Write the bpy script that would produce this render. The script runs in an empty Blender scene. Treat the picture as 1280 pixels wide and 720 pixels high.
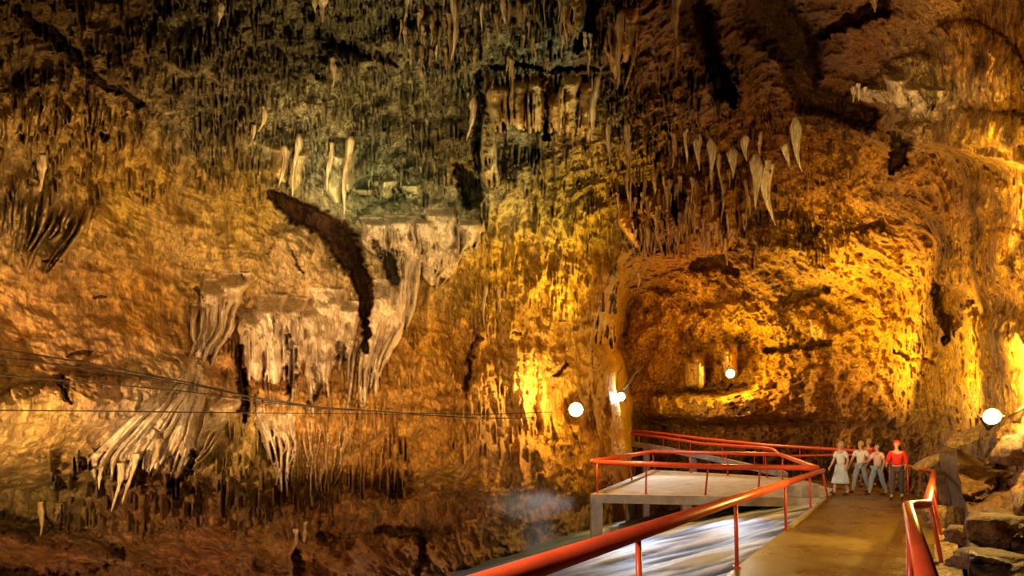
import bpy, bmesh, math, random
import numpy as np
from mathutils import Vector, Matrix

rng = np.random.default_rng(7)
random.seed(7)
SC = bpy.context.scene
COL = SC.collection
F, HZ, CX, CAMZ = 800.0, 557.0, 640.0, 1.6      # focal length in pixels, horizon row, centre column, eye height

def at(px, py, d):
    """point of the place seen at (px,py) at distance d in front of the camera"""
    return Vector(((px - CX) / F * d, d, CAMZ - (py - HZ) / F * d))

# ------------------------------------------------------------------ tagging
def tag(o, label=None, cat=None, group=None, kind=None):
    if label: o['label'] = label
    if cat: o['category'] = cat
    if group: o['group'] = group
    if kind: o['kind'] = kind
    return o

def empty(name, loc=(0, 0, 0), rz=0.0):
    o = bpy.data.objects.new(name, None)
    o.empty_display_size = 0.2
    o.location = loc
    o.rotation_euler = (0, 0, rz)
    COL.objects.link(o)
    return o

def link_mesh(name, me, mat=None, parent=None, smooth=True):
    if mat: me.materials.append(mat)
    if smooth: me.polygons.foreach_set('use_smooth', [True] * len(me.polygons))
    o = bpy.data.objects.new(name, me)
    COL.objects.link(o)
    if parent is not None:
        o.parent = parent
    return o

def from_bm(name, bm, mat=None, parent=None, smooth=True):
    me = bpy.data.meshes.new(name)
    bmesh.ops.recalc_face_normals(bm, faces=bm.faces)
    bm.to_mesh(me); bm.free()
    return link_mesh(name, me, mat, parent, smooth)

# ------------------------------------------------------------------ mesh helpers
def tube_bm(bm, pts, rad, seg=12, cap=True):
    pts = [Vector(p) for p in pts]
    n = len(pts)
    rads = rad if isinstance(rad, (list, tuple)) else [rad] * n
    rings = []
    ref = None
    for i, p in enumerate(pts):
        if i == 0: t = pts[1] - p
        elif i == n - 1: t = p - pts[i - 1]
        else: t = (pts[i + 1] - p).normalized() + (p - pts[i - 1]).normalized()
        if t.length < 1e-9: t = Vector((0, 0, 1))
        t.normalize()
        if ref is None:
            ref = Vector((0, 0, 1)) if abs(t.z) < 0.9 else Vector((1, 0, 0))
        u = (ref - t * ref.dot(t))
        if u.length < 1e-6: u = t.orthogonal()
        u.normalize(); ref = u
        v = t.cross(u)
        ring = [bm.verts.new(p + (u * math.cos(a) + v * math.sin(a)) * rads[i])
                for a in [2 * math.pi * k / seg for k in range(seg)]]
        rings.append(ring)
    for a, b in zip(rings, rings[1:]):
        for k in range(seg):
            bm.faces.new((a[k], a[(k + 1) % seg], b[(k + 1) % seg], b[k]))
    if cap:
        bm.faces.new(rings[0][::-1]); bm.faces.new(rings[-1])

def round_path(pts, r=0.12, n=5):
    """round the corners of a polyline the way bent pipe is"""
    pts = [Vector(p) for p in pts]
    out = [pts[0]]
    for i in range(1, len(pts) - 1):
        a, b, c = pts[i - 1], pts[i], pts[i + 1]
        ra = min(r, (a - b).length * .45); rc = min(r, (c - b).length * .45)
        p0 = b + (a - b).normalized() * ra
        p1 = b + (c - b).normalized() * rc
        for k in range(n + 1):
            t = k / n
            out.append(p0 * (1 - t) ** 2 + b * 2 * t * (1 - t) + p1 * t * t)
    out.append(pts[-1])
    return out

def box_bm(bm, lo, hi, bevel=0.0):
    vs = [bm.verts.new((x, y, z)) for x in (lo[0], hi[0]) for y in (lo[1], hi[1]) for z in (lo[2], hi[2])]
    idx = [(0, 1, 3, 2), (4, 6, 7, 5), (0, 4, 5, 1), (2, 3, 7, 6), (0, 2, 6, 4), (1, 5, 7, 3)]
    fs = [bm.faces.new([vs[i] for i in f]) for f in idx]
    if bevel > 0:
        es = list({e for f in fs for e in f.edges})
        bmesh.ops.bevel(bm, geom=es, offset=bevel, segments=2, affect='EDGES', profile=.5)

def prism_bm(bm, poly, zt, zb):
    """solid with outline poly; zt, zb are lists or numbers for top and bottom"""
    n = len(poly)
    zt = zt if isinstance(zt, (list, tuple)) else [zt] * n
    zb = zb if isinstance(zb, (list, tuple)) else [zb] * n
    T = [bm.verts.new((p[0], p[1], z)) for p, z in zip(poly, zt)]
    B = [bm.verts.new((p[0], p[1], z)) for p, z in zip(poly, zb)]
    bm.faces.new(T); bm.faces.new(B[::-1])
    for i in range(n):
        j = (i + 1) % n
        bm.faces.new((T[i], B[i], B[j], T[j]))

# ------------------------------------------------------------------ materials
def new_mat(name):
    m = bpy.data.materials.new(name); m.use_nodes = True
    nt = m.node_tree
    b = nt.nodes['Principled BSDF']
    return m, nt, b

def N(nt, t, **kw):
    n = nt.nodes.new(t)
    for k, v in kw.items():
        if k.startswith('i_'): n.inputs[k[2:].replace('_', ' ')].default_value = v
        else: setattr(n, k, v)
    return n

def ramp(nt, stops):
    r = nt.nodes.new('ShaderNodeValToRGB')
    el = r.color_ramp.elements
    while len(el) > 1: el.remove(el[-1])
    el[0].position, el[0].color = stops[0][0], (*stops[0][1], 1)
    for p, c in stops[1:]:
        e = el.new(p); e.color = (*c, 1)
    return r

def mixc(nt, mode, fac, a, b):
    m = nt.nodes.new('ShaderNodeMix'); m.data_type = 'RGBA'; m.blend_type = mode
    L = nt.links
    if isinstance(fac, (int, float)): m.inputs[0].default_value = fac
    else: L.new(fac, m.inputs[0])
    for s, k in ((a, 6), (b, 7)):
        if isinstance(s, tuple): m.inputs[k].default_value = (*s, 1) if len(s) == 3 else s
        else: L.new(s, m.inputs[k])
    return m.outputs[2]

def rock_mat(name, base=None, mott=0.7, bump=0.5, rough=0.6, fine=1.0, streak=0.35, contrast=1.0, speck=.45, deep=False):
    """limestone: mineral tint (attribute or one colour) mottled by veins, stains and grain"""
    m, nt, b = new_mat(name); L = nt.links
    geo = N(nt, 'ShaderNodeNewGeometry')
    mp = N(nt, 'ShaderNodeMapping'); mp.inputs['Scale'].default_value = (1, 1, streak)
    L.new(geo.outputs['Position'], mp.inputs['Vector'])
    n1 = N(nt, 'ShaderNodeTexNoise', i_Scale=1.1 * fine, i_Detail=8.0, i_Roughness=.68, i_Distortion=.6)
    n2 = N(nt, 'ShaderNodeTexNoise', i_Scale=5.5 * fine, i_Detail=7.0, i_Roughness=.72, i_Distortion=.3)
    n3 = N(nt, 'ShaderNodeTexNoise', i_Scale=17.0 * fine, i_Detail=4.0, i_Roughness=.7)
    for n in (n1, n2, n3): L.new(mp.outputs['Vector'], n.inputs['Vector'])
    if base is None:
        at_ = N(nt, 'ShaderNodeAttribute', attribute_name='mineral_shade')
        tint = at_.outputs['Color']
    else:
        tint = N(nt, 'ShaderNodeRGB'); tint.outputs[0].default_value = (*base, 1); tint = tint.outputs[0]
    r1 = ramp(nt, [(.32, (.50, .40, .30)), (.47, (.92, .88, .80)), (.60, (1.12, 1.08, 1.0)), (.72, (1.25, 1.28, 1.3))])
    r2 = ramp(nt, [(.36, (.14, .09, .06)), (.45, (.62, .55, .47)), (.53, (1.05, 1.02, .98)), (.66, (1.6, 1.55, 1.45))])
    if deep:
        r1.color_ramp.elements[0].color = (.16, .09, .05, 1); r1.color_ramp.elements[0].position = .36
        n1.inputs['Scale'].default_value = .62 * fine
    L.new(n1.outputs['Fac'], r1.inputs[0]); L.new(n2.outputs['Fac'], r2.inputs[0])
    c = mixc(nt, 'MULTIPLY', mott, tint, r1.outputs[0])
    c = mixc(nt, 'MULTIPLY', min(1, mott * contrast), c, r2.outputs[0])
    r3 = ramp(nt, [(.38, (.22, .16, .12)), (.50, (.95, .92, .88)), (.62, (1.6, 1.55, 1.45))])
    L.new(n3.outputs['Fac'], r3.inputs[0])
    c = mixc(nt, 'MULTIPLY', speck, c, r3.outputs[0])
    L.new(c, b.inputs['Base Color'])
    rr = N(nt, 'ShaderNodeMapRange'); rr.inputs[3].default_value = rough - .22; rr.inputs[4].default_value = rough + .2
    L.new(n2.outputs['Fac'], rr.inputs[0]); L.new(rr.outputs[0], b.inputs['Roughness'])
    ad = N(nt, 'ShaderNodeMath', operation='MULTIPLY_ADD'); ad.inputs[1].default_value = .35
    L.new(n3.outputs['Fac'], ad.inputs[0]); L.new(n2.outputs['Fac'], ad.inputs[2])
    bp = N(nt, 'ShaderNodeBump', i_Strength=bump, i_Distance=.12)
    L.new(ad.outputs[0], bp.inputs['Height']); L.new(bp.outputs[0], b.inputs['Normal'])
    return m

def plain_mat(name, col, rough=.5, metal=0.0, var=.25, scale=9.0, bump=.1, bdist=.01):
    m, nt, b = new_mat(name); L = nt.links
    tc = N(nt, 'ShaderNodeTexCoord')
    n = N(nt, 'ShaderNodeTexNoise', i_Scale=scale, i_Detail=6.0, i_Roughness=.65)
    L.new(tc.outputs['Object'], n.inputs['Vector'])
    lo = tuple(max(0, x * (1 - var)) for x in col); hi = tuple(min(1, x * (1 + var)) for x in col)
    r = ramp(nt, [(.3, lo), (.7, hi)])
    L.new(n.outputs['Fac'], r.inputs[0]); L.new(r.outputs[0], b.inputs['Base Color'])
    b.inputs['Roughness'].default_value = rough; b.inputs['Metallic'].default_value = metal
    bp = N(nt, 'ShaderNodeBump', i_Strength=bump, i_Distance=bdist)
    L.new(n.outputs['Fac'], bp.inputs['Height']); L.new(bp.outputs[0], b.inputs['Normal'])
    return m

M_ROCK = rock_mat('cave_limestone', mott=.75, bump=.9, rough=.55, contrast=.9)
M_ROCKR = rock_mat('orange_limestone', mott=1.0, bump=1.0, rough=.5, contrast=1.0, streak=.9, speck=.6, fine=1.1, deep=True)
M_CEIL = rock_mat('ceiling_limestone', mott=1.0, bump=1.0, rough=.6, fine=1.9, contrast=1.0, streak=.4, speck=.9)
M_FLOW = rock_mat('flowstone_calcite', mott=.55, bump=.45, rough=.5, streak=.07, fine=2.0, speck=.3)

# ------------------------------------------------------------------ noise in the rock
_p = rng.permutation(256).astype(np.int32); _p = np.concatenate([_p, _p, _p])
_g = rng.normal(size=(256, 3)).astype(np.float32); _g /= np.linalg.norm(_g, axis=1, keepdims=True)
def pnoise(x, y, z):
    sh = x.shape
    x = x.ravel(); y = y.ravel(); z = z.ravel()
    xi = np.floor(x).astype(np.int32); yi = np.floor(y).astype(np.int32); zi = np.floor(z).astype(np.int32)
    xf = (x - xi).astype(np.float32); yf = (y - yi).astype(np.float32); zf = (z - zi).astype(np.float32)
    u = xf * xf * xf * (xf * (xf * 6 - 15) + 10); v = yf * yf * yf * (yf * (yf * 6 - 15) + 10); w = zf * zf * zf * (zf * (zf * 6 - 15) + 10)
    xi &= 255; yi &= 255; zi &= 255
    def c(dx, dy, dz):
        h = _p[_p[_p[xi + dx] + yi + dy] + zi + dz]
        g = _g[h]
        return g[:, 0] * (xf - dx) + g[:, 1] * (yf - dy) + g[:, 2] * (zf - dz)
    x00 = c(0, 0, 0); x00 += u * (c(1, 0, 0) - x00)
    x10 = c(0, 1, 0); x10 += u * (c(1, 1, 0) - x10)
    x00 += v * (x10 - x00)
    x01 = c(0, 0, 1); x01 += u * (c(1, 0, 1) - x01)
    x11 = c(0, 1, 1); x11 += u * (c(1, 1, 1) - x11)
    x01 += v * (x11 - x01)
    return (x00 + w * (x01 - x00)).reshape(sh)
def fbm(x, y, z, s, oct=3, sz=1.0, off=0.0, ridged=False):
    r = np.zeros(x.shape, np.float32); a = 1.0
    for o in range(oct):
        n = pnoise(x * s + off, y * s + off * 1.7, z * s * sz + off * .6)
        if ridged: n = 0.5 - 2 * np.abs(n)
        r += a * n; a *= .5; s *= 2.03; off += 11.3
    return r

# ------------------------------------------------------------------ the cave shell
STEP = 1.25
gx = np.concatenate([np.arange(-420, -30, 5.0), np.arange(-30, 1310, STEP), np.arange(1310, 1700, 5.0)])
gy = np.concatenate([np.arange(-320, -24, 5.0), np.arange(-24, 744, STEP), np.arange(744, 900, 5.0)])
PX, PY = np.meshgrid(gx, gy); PX = PX.astype(np.float32); PY = PY.astype(np.float32)
NY, NX = PX.shape

def pl(v, pts):
    xs, ys = zip(*pts)
    return np.interp(v, xs, ys).astype(np.float32)

# slow wander so that no boundary is straight
WX = PX + 9 * fbm(PX, PY, PX * 0, 1 / 60, 3, off=3.1) ; WY = PY + 9 * fbm(PX, PY, PX * 0, 1 / 60, 3, off=40.7)

def smoothstep(a, b, v):
    t = np.clip((v - a) / (b - a), 0, 1); return t * t * (3 - 2 * t)

# left wall
lw = pl(WX, [(-420, 5.0), (-200, 8.0), (0, 11), (160, 13), (320, 15.5), (480, 18.5), (640, 22), (720, 24.5), (790, 27.5), (900, 31)])
edge = pl(WY, [(-300, 800), (180, 850), (250, 828), (290, 808), (330, 764), (395, 748), (432, 741), (470, 756), (540, 768), (900, 772)])
lw = lw + np.maximum(0, WX - edge) * 0.45
# overhanging waist of the wall: belly at y 420-560, undercut under it, clay bank at the foot
under = pl(WX, [(-400, 590), (60, 590), (130, 580), (230, 600), (330, 600), (420, 590), (560, 600), (700, 620), (900, 640)])
lw = lw - 0.9 * np.exp(-((WY - (under - 90)) / 80) ** 2) * smoothstep(760, 560, WX)
lw = lw + 1.1 * smoothstep(-12, 26, WY - under) * smoothstep(720, 560, WX)
lw = lw - 2.6 * smoothstep(640, 760, WY) * smoothstep(660, 480, WX)
# ceiling
zc = pl(WX, [(-400, 6.4), (0, 7.6), (200, 8.6), (400, 9.3), (640, 10.2), (800, 11.2), (950, 12.2), (1100, 11.4), (1280, 9.5), (1700, 7.5)])
ce = (zc - CAMZ) * F / np.maximum(557 - WY, 8)
# back wall
bw = pl(WX, [(600, 44), (770, 42.5), (860, 38.5), (950, 34.0), (1050, 30), (1110, 27.5), (1300, 23)])
bw = bw - 8.0 * smoothstep(430, 200, WY) * smoothstep(780, 900, WX) - 2.2 * smoothstep(485, 498, WY)*smoothstep(530, 515, WY)*smoothstep(985, 900, WX)*smoothstep(800, 830, WX) + 2.5 * smoothstep(515, 535, WY) * smoothstep(1080, 1000, WX)
# right wall
rw = pl(WX, [(900, 60), (960, 45), (1010, 37.5), (1060, 32), (1115, 27.5), (1150, 23.5), (1180, 19), (1210, 15.6), (1245, 12.8), (1280, 10.6), (1400, 7.6), (1700, 5.0)])
rw = rw + 1.4 * smoothstep(500, 545, WY) * smoothstep(1130, 1180, WX) * smoothstep(1232, 1200, WX)
# overhang above on the right
oe = pl(WX, [(1040, 60), (1078, 168), (1118, 184), (1150, 178), (1170, 176), (1215, 190), (1280, 205), (1700, 260)])
oh = pl(WX, [(1040, 26), (1080, 19.5), (1130, 17), (1180, 14.2), (1280, 10.0), (1700, 5.5)]) + np.maximum(0, WY - oe) * .30 + np.maximum(0, 1072 - WX) * .25 + smoothstep(100, -40, WY) * 1.5
# pit floor and ground right of the path
zf = pl(WX, [(0, -3.4), (880, -3.4), (990, -2.6), (1060, -.9), (1110, -.45), (1300, -.35), (1700, -.3)])
fl = (CAMZ - zf) * F / np.maximum(WY - 557, 6)
# rocky bank right of the path
RBY = WY - .22 * (WX - 1235) + 10 * fbm(PX, PY, PX * 0, 1 / 40, 2, off=61.0)
rb = pl(RBY, [(500, 40), (568, 24), (582, 13.2), (590, 12.3), (632, 11.6), (642, 10.4), (686, 9.8), (698, 8.4), (760, 7.8), (900, 6.0)]) + np.maximum(0, pl(WY, [(575, 1194), (640, 1210), (680, 1213), (720, 1207), (900, 1160)]) - WX) * .35 - np.maximum(0, WX - 1230) * .012
stack = np.stack([lw, ce, bw, rw, fl, oh, rb])
who = np.argmin(stack, axis=0)
piece0 = np.array([0, 1, 2, 3, 4, 3, 5])[who]
k = 1.1
D = -k * np.log(np.sum(np.exp(-np.minimum((stack - stack.min(axis=0)), 60) / k), axis=0)) + stack.min(axis=0)
D = np.maximum(D, 4.2).astype(np.float32)
Dbase = D.copy()

# world positions before the relief, for the noise
def world(D):
    return (PX - CX) / F * D, D, CAMZ - (PY - HZ) / F * D
X0, Y0, Z0 = world(D)
ceil_w = smoothstep(210, 120, WY - (PX - 640) * 0.08) * smoothstep(900, 780, WX) + smoothstep(420, 280, WY) * smoothstep(740, 830, WX)*smoothstep(1090,1000,WX)
ceil_w = np.clip(ceil_w, 0, 1)
right_w = smoothstep(820, 960, WX)
smooth_left = np.exp(-((PX - 120) / 170) ** 2 - ((PY - 400) / 110) ** 2)

dsc = np.clip(D / 16, .6, 2.2)
big = fbm(X0, Y0, Z0, 1 / 4.5, 3, off=5.5)
mid = fbm(X0, Y0, Z0, 1 / 1.3, 3, sz=.7, off=17.7, ridged=True)
ver = fbm(X0, Y0, Z0, 1 / .42, 3, sz=.28, off=29.9, ridged=True)
fin = fbm(X0, Y0, Z0, 1 / .16, 2, sz=.6, off=51.1)
pit = fbm(X0, Y0, Z0, 1 / .30, 3, sz=.45, off=63.1)
disp = (.95 * big * (1 - .45 * smooth_left) + .46 * mid * (1 - .55 * smooth_left) + .11 * ver * (.5 + .9 * ceil_w) * (1 - .75 * right_w) * (1 - .5 * smooth_left) + .085 * fin + .16 * pit * (.35 + .65 * ceil_w)) 
disp = disp * (.55 + .45 * dsc)
sw = fbm(X0 * .6 + .7 * big, Y0 * .6, Z0 * 1.0 + .9 * big + X0 * .12, 1 / .62, 3, sz=1.5, off=81.3, ridged=True)
disp += .13 * sw * (1 - .7 * ceil_w) * (1 - right_w) * (.55 + .45 * dsc)
# slanting strata on the right-hand wall
strat = fbm(X0 + Z0 * .5, Y0, Z0 * 1.0 - X0 * .25, 1 / 1.1, 3, sz=2.6, off=71.3, ridged=True)
disp += .30 * strat * right_w * smoothstep(160, 220, PY)* dsc

huge = fbm(X0, Y0, Z0, 1 / 9.0, 3, off=111.3)
disp += 1.5 * huge * right_w * smoothstep(20, 30, D) 
# ---- recesses: clefts, holes, cracks (polyline, half width in px, depth in m)
def seg_dist(pts):
    """distance to polyline and fraction along it"""
    best = np.full(PX.shape, 1e9, np.float32); tt = np.zeros(PX.shape, np.float32)
    n = len(pts) - 1
    for i in range(n):
        (x0, y0), (x1, y1) = pts[i][:2], pts[i + 1][:2]
        dx, dy = x1 - x0, y1 - y0
        t = np.clip(((JX - x0) * dx + (JY - y0) * dy) / (dx * dx + dy * dy + 1e-6), 0, 1)
        d = np.hypot(JX - x0 - t * dx, JY - y0 - t * dy)
        m = d < best
        best = np.where(m, d, best); tt = np.where(m, (i + t) / n, tt)
    return best, tt
JX = PX + 8 * fbm(PX, PY, PX * 0, 1 / 26, 3, off=7.3) + 5 * fbm(PX, PY, PX * 0, 1 / 7, 3, off=17.3); JY = PY + 8 * fbm(PX, PY, PX * 0, 1 / 26, 3, off=91.3) + 5 * fbm(PX, PY, PX * 0, 1 / 7, 3, off=37.3)
REC = np.zeros(PX.shape, np.float32)
def cleft(pts, depth, soft=.45):
    global REC
    d, t = seg_dist(pts)
    w = np.interp(t, np.linspace(0, 1, len(pts)), [p[2] for p in pts])
    REC = np.maximum(REC, depth * (1 - smoothstep(w * (1 - soft), w * (1 + soft), d)))
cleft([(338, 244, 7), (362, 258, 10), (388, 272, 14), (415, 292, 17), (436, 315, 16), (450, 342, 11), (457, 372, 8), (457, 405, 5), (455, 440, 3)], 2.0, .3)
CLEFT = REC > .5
cleft([(570, 205, 4), (585, 228, 16), (588, 240, 17)], 2.5, .3)
cleft([(598, 90, 2), (603, 140, 5), (600, 205, 9)], 1.3)
cleft([(680, 96, 3), (681, 130, 4), (681, 172, 5)], 1.3)
cleft([(616, 84, 3), (645, 82, 3), (680, 88, 3), (715, 84, 3), (742, 88, 3)], .7)
cleft([(820, 492, 3), (860, 489, 3), (905, 486, 3), (935, 480, 2)], 1.2)
cleft([(20, 8, 6), (70, 45, 9), (92, 70, 8), (120, 98, 4), (145, 112, 5), (175, 128, 3)], .55)
cleft([(385, 0, 7), (400, 40, 6), (425, 60, 7), (490, 70, 9), (493, 78, 5)], .5)
cleft([(402, 70, 4), (400, 92, 6)], .5)
cleft([(735, 0, 12), (735, 40, 14), (725, 55, 8)], 1.6)
cleft([(870, 20, 20), (885, 70, 16), (905, 110, 13), (918, 130, 6)], 2.5)
cleft([(960, 15, 34), (1000, 60, 24), (1010, 120, 16), (1085, 145, 13)], 2.6)
cleft([(1120, 168, 8), (1128, 180, 14), (1120, 200, 8), (1113, 214, 3)], 3.0, .3)
cleft([(1172, 364, 10), (1188, 380, 19), (1187, 400, 15), (1186, 424, 5)], 2.5, .22)
cleft([(1195, 385, 7), (1212, 379, 4)], 2.0, .25)
cleft([(982, 374, 6), (1002, 368, 7), (1030, 362, 5)], 1.6)
cleft([(958, 438, 4), (1000, 432, 4), (1036, 426, 5)], 1.6)
cleft([(1120, 440, 2), (1150, 446, 4), (1168, 453, 5), (1170, 440, 3)], 1.0)
cleft([(1080, 285, 5), (1105, 280, 6)], .8)
cleft([(1010, 300, 7), (1022, 284, 4)], .8)
cleft([(870, 330, 8), (902, 325, 7), (920, 340, 5)], 2.2)
cleft([(690, 470, 2), (705, 455, 3)], .6)
cleft([(582, 485, 3), (588, 460, 3), (598, 420, 3)], .6)
cleft([(470, 305, 3), (488, 330, 8), (496, 350, 5)], 1.3)
cleft([(425, 435, 4), (428, 444, 6)], 1.0)
cleft([(300, 440, 5), (303, 480, 6), (304, 512, 4), (310, 525, 2)], 1.3)
cleft([(362, 420, 3), (366, 445, 5), (362, 470, 6), (360, 490, 3)], 1.0)
cleft([(392, 455, 3), (398, 480, 5), (390, 500, 4)], .8)
cleft([(0, 655, 10), (60, 668, 12), (110, 676, 10), (150, 690, 6)], 1.0)
cleft([(470, 662, 5), (520, 668, 6), (528, 700, 6), (520, 716, 5)], .9)
cleft([(370, 690, 5), (372, 715, 8)], .9)
cleft([(400, 672, 5), (430, 680, 8)], .7)
cleft([(240, 560, 3), (235, 590, 4), (215, 608, 4)], .8)
cleft([(128, 165, 3), (130, 172, 4)], .7)
cleft([(1020, 45, 4), (1100, 8, 12)], 1.4)
for i_ in range(26):     # short joints in the ochre wall
    x = random.uniform(10, 740); y = random.uniform(300, 700); a = random.uniform(-.4, 1.9)
    l = random.uniform(10, 34); w = random.uniform(.8, 1.8)
    if i_ % 2: continue
    cleft([(x, y, w), (x + l * math.cos(a) * .5, y + l * math.sin(a) * .5, w * 1.4), (x + l * math.cos(a), y + l * math.sin(a), w * .5)], random.uniform(.12, .3))

# ---- bosses
BOS = np.zeros(PX.shape, np.float32)
def boss(cx, cy, rx, ry, h, ang=0.0, p=2.0):
    global BOS
    c, s = math.cos(ang), math.sin(ang)
    u = ((JX - cx) * c + (JY - cy) * s) / rx; v = (-(JX - cx) * s + (JY - cy) * c) / ry
    q = np.abs(u) ** p + np.abs(v) ** p
    BOS = np.maximum(BOS, h * np.sqrt(np.clip(1 - q, 0, 1)))
boss(150, 110, 95, 26, .4, .55); boss(60, 150, 80, 60, .35, .2); boss(230, 100, 80, 60, .5, .4)
boss(520, 90, 90, 60, .8); boss(400, 120, 40, 50, .5); boss(330, 70, 50, 40, .4)
boss(440, 360, 60, 18, .5, .5); boss(400, 335, 70, 40, .5, .5)
boss(520, 280, 80, 34, 1.0); boss(560, 300, 50, 40, .6)
boss(700, 260, 90, 60, .9, .3); boss(785, 270, 46, 34, 1.0); boss(700, 350, 60, 60, .7)
boss(720, 560, 50, 70, .9); boss(660, 480, 70, 50, .6); boss(600, 520, 60, 30, .5)
boss(560, 560, 70, 70, .7); boss(500, 640, 80, 26, .8); boss(560, 690, 60, 26, .7); boss(450, 640, 40, 30, .6)
boss(600, 640, 40, 46, .8); boss(430, 700, 40, 28, .7); boss(350, 680, 46, 40, .7); boss(250, 690, 80, 36, .7)
boss(90, 520, 150, 50, .8, -.1); boss(60, 690, 90, 30, .8); boss(260, 640, 70, 30, .5)
boss(830, 505, 60, 18, .9); boss(950, 505, 60, 24, 1.2); boss(1020, 490, 50, 34, 1.2); boss(1080, 480, 60, 50, 1.2)
boss(900, 400, 70, 24, 1.4, -.2); boss(820, 420, 40, 60, 1.6); boss(1000, 405, 50, 22, 1.5, -.2); boss(1110, 425, 60, 26, 1.0)
boss(1060, 330, 70, 40, 1.3, -.4); boss(970, 320, 50, 50, 1.3, .5); boss(1240, 430, 60, 40, .7); boss(1240, 330, 60, 40, .8, -.3)
boss(1150, 110, 60, 46, 1.0, -.2); boss(1220, 80, 70, 50, .8, .6); boss(1240, 160, 70, 26, .8, .1); boss(1140, 165, 26, 18, 1.2)
boss(1180, 230, 80, 40, .9, .2); boss(1130, 510, 40, 50, 1.0)
boss(1240, 560, 60, 26, .8, -.3); boss(1215, 600, 34, 30, .7); boss(1250, 650, 50, 40, .6, -.5); boss(1225, 690, 40, 16, .4, .2)
boss(905, 130, 40, 60, .8); boss(1000, 150, 40, 70, .6)

# ---- dripstone ribs; flowstones get an id of their own
P = np.zeros(PX.shape, np.float32)
ID = np.zeros(PX.shape, np.int16)
def poly_at(pts, t):
    n = len(pts) - 1
    s = min(max(t, 0), 1) * n; i = min(int(s), n - 1); f = s - i
    return (pts[i][0] * (1 - f) + pts[i + 1][0] * f, pts[i][1] * (1 - f) + pts[i + 1][1] * f)
def rib(path, r0, r1, sheet, ident=0, bulge=1.0, tip=.22, head=.12, lump=.12):
    """path: list of (x,y) with y rising; r in px from r0 to r1"""
    y0, y1 = path[0][1], path[-1][1]
    if y1 - y0 < 3: return
    i0, i1 = np.searchsorted(gy, [y0, y1])
    ys = [p[1] for p in path]; xs = [p[0] for p in path]
    _c0 = min(max(np.searchsorted(gx, xs[0]), 0), NX - 1); dtop = Dbase[min(i0, NY - 1), _c0]
    ph = random.uniform(0, 6.28); fq = random.uniform(.1, .3)
    for i in range(i0, min(i1, NY)):
        y = gy[i]; t = (y - y0) / (y1 - y0)
        cx = np.interp(y, ys, xs)
        r = r0 + (r1 - r0) * t
        r *= 1 + lump * math.sin(ph + y * fq)
        e = 1.0
        if t > 1 - tip: e = math.sqrt(max(0, 1 - ((t - 1 + tip) / tip) ** 2))
        hd = min(1, t / head) if head > 0 else 1
        hd = hd * hd * (3 - 2 * hd)
        rr = max(r * (.25 + .75 * e), .9)
        a, b = np.searchsorted(gx, [cx - rr, cx + rr])
        if b <= a: continue
        q = (gx[a:b] - cx) / rr
        d = Dbase[i, min(a, NX - 1)]
        hang = np.clip(Dbase[i, a:b] - dtop, 0, 3.6) * .92        # dripstone hangs plumb from where it starts
        h = (hang * np.clip(1.6 - 1.6 * q * q, 0, 1) + sheet * hd * (.4 + .6 * e) * np.sqrt(np.clip(1 - q * q, 0, 1)) ** .8 + bulge * r * d / F * hd * np.sqrt(np.clip(1 - q * q, 0, 1)) ** .8)
        row = P[i, a:b]
        m = h > row
        row[m] = h[m]
        if ident: ID[i, a:b] = np.where(q * q < .98, ident, ID[i, a:b])

FLOW = []      # (id, name, label, category, group)
def flowstone(label, left, right, n, r, sheet, tmin=.55, tmax=1.0, r1=None, name='flowstone_curtain', wob=3.0, bulge=1.1, tip=.2, head=.38, folds=True, edge_full=True, rows=1, lump=.1):
    ident = len(FLOW) + 1
    FLOW.append((ident, name, label, 'flowstone', None))
    nf = max(2, n // 5) if folds else 0
    for i in range(nf):                       # broad folds that carry the thin ribs
        u = (i + random.uniform(.25, .75)) / nf
        te = random.uniform(.7 * tmin + .3 * tmax, .1 * tmin + .9 * tmax); path = []
        for kx in range(9):
            t = te * kx / 8
            a = poly_at(left, t); b = poly_at(right, t)
            path.append((a[0] * (1 - u) + b[0] * u + wob * .8 * math.sin(kx * .9 + i), a[1] * (1 - u) + b[1] * u + ((11 * (2 * u - 1) ** 2 + 7 * math.sin(i * 2.3 + ident)) * max(0, 1 - kx / 3))))
        wd = abs(right[0][0] - left[0][0]) / nf * .78
        rib(path, wd, wd * .5, sheet * .62, ident, bulge * .55, .3, .22, lump)
    for rw_ in range(rows):
        for i in range(n):
            u = (i + random.uniform(.2, .8)) / n
            te = random.uniform(tmin, tmax)
            ts = (.07 + .05 * math.sin(i * .7 + ident) + random.uniform(0, .09) + (random.uniform(.1, .4) if random.random() < .25 else 0)) if rw_ == 0 else random.uniform(.2, .6)
            w = [random.uniform(-wob, wob) for _ in range(5)]
            path = []
            for kx in range(9):
                t = ts + (te - ts) * kx / 8
                a = poly_at(left, t); b = poly_at(right, t)
                path.append((a[0] * (1 - u) + b[0] * u + np.interp(kx / 8, [0, .25, .5, .75, 1], w) * (kx / 8 + .3),
                             a[1] * (1 - u) + b[1] * u + (12 * (2 * u - 1) ** 2 + 4 * math.sin(u * 9 + ident) if kx == 0 else 0)))
            rr = r * random.uniform(.6, 1.35)
            rib(path, rr, (r1 if r1 else r * .7) * random.uniform(.6, 1.2), sheet * random.choice((.62, .8, .95, 1.3)) * random.uniform(.92, 1.1), ident, bulge * 2.1, tip, head, lump)
    return ident

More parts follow.
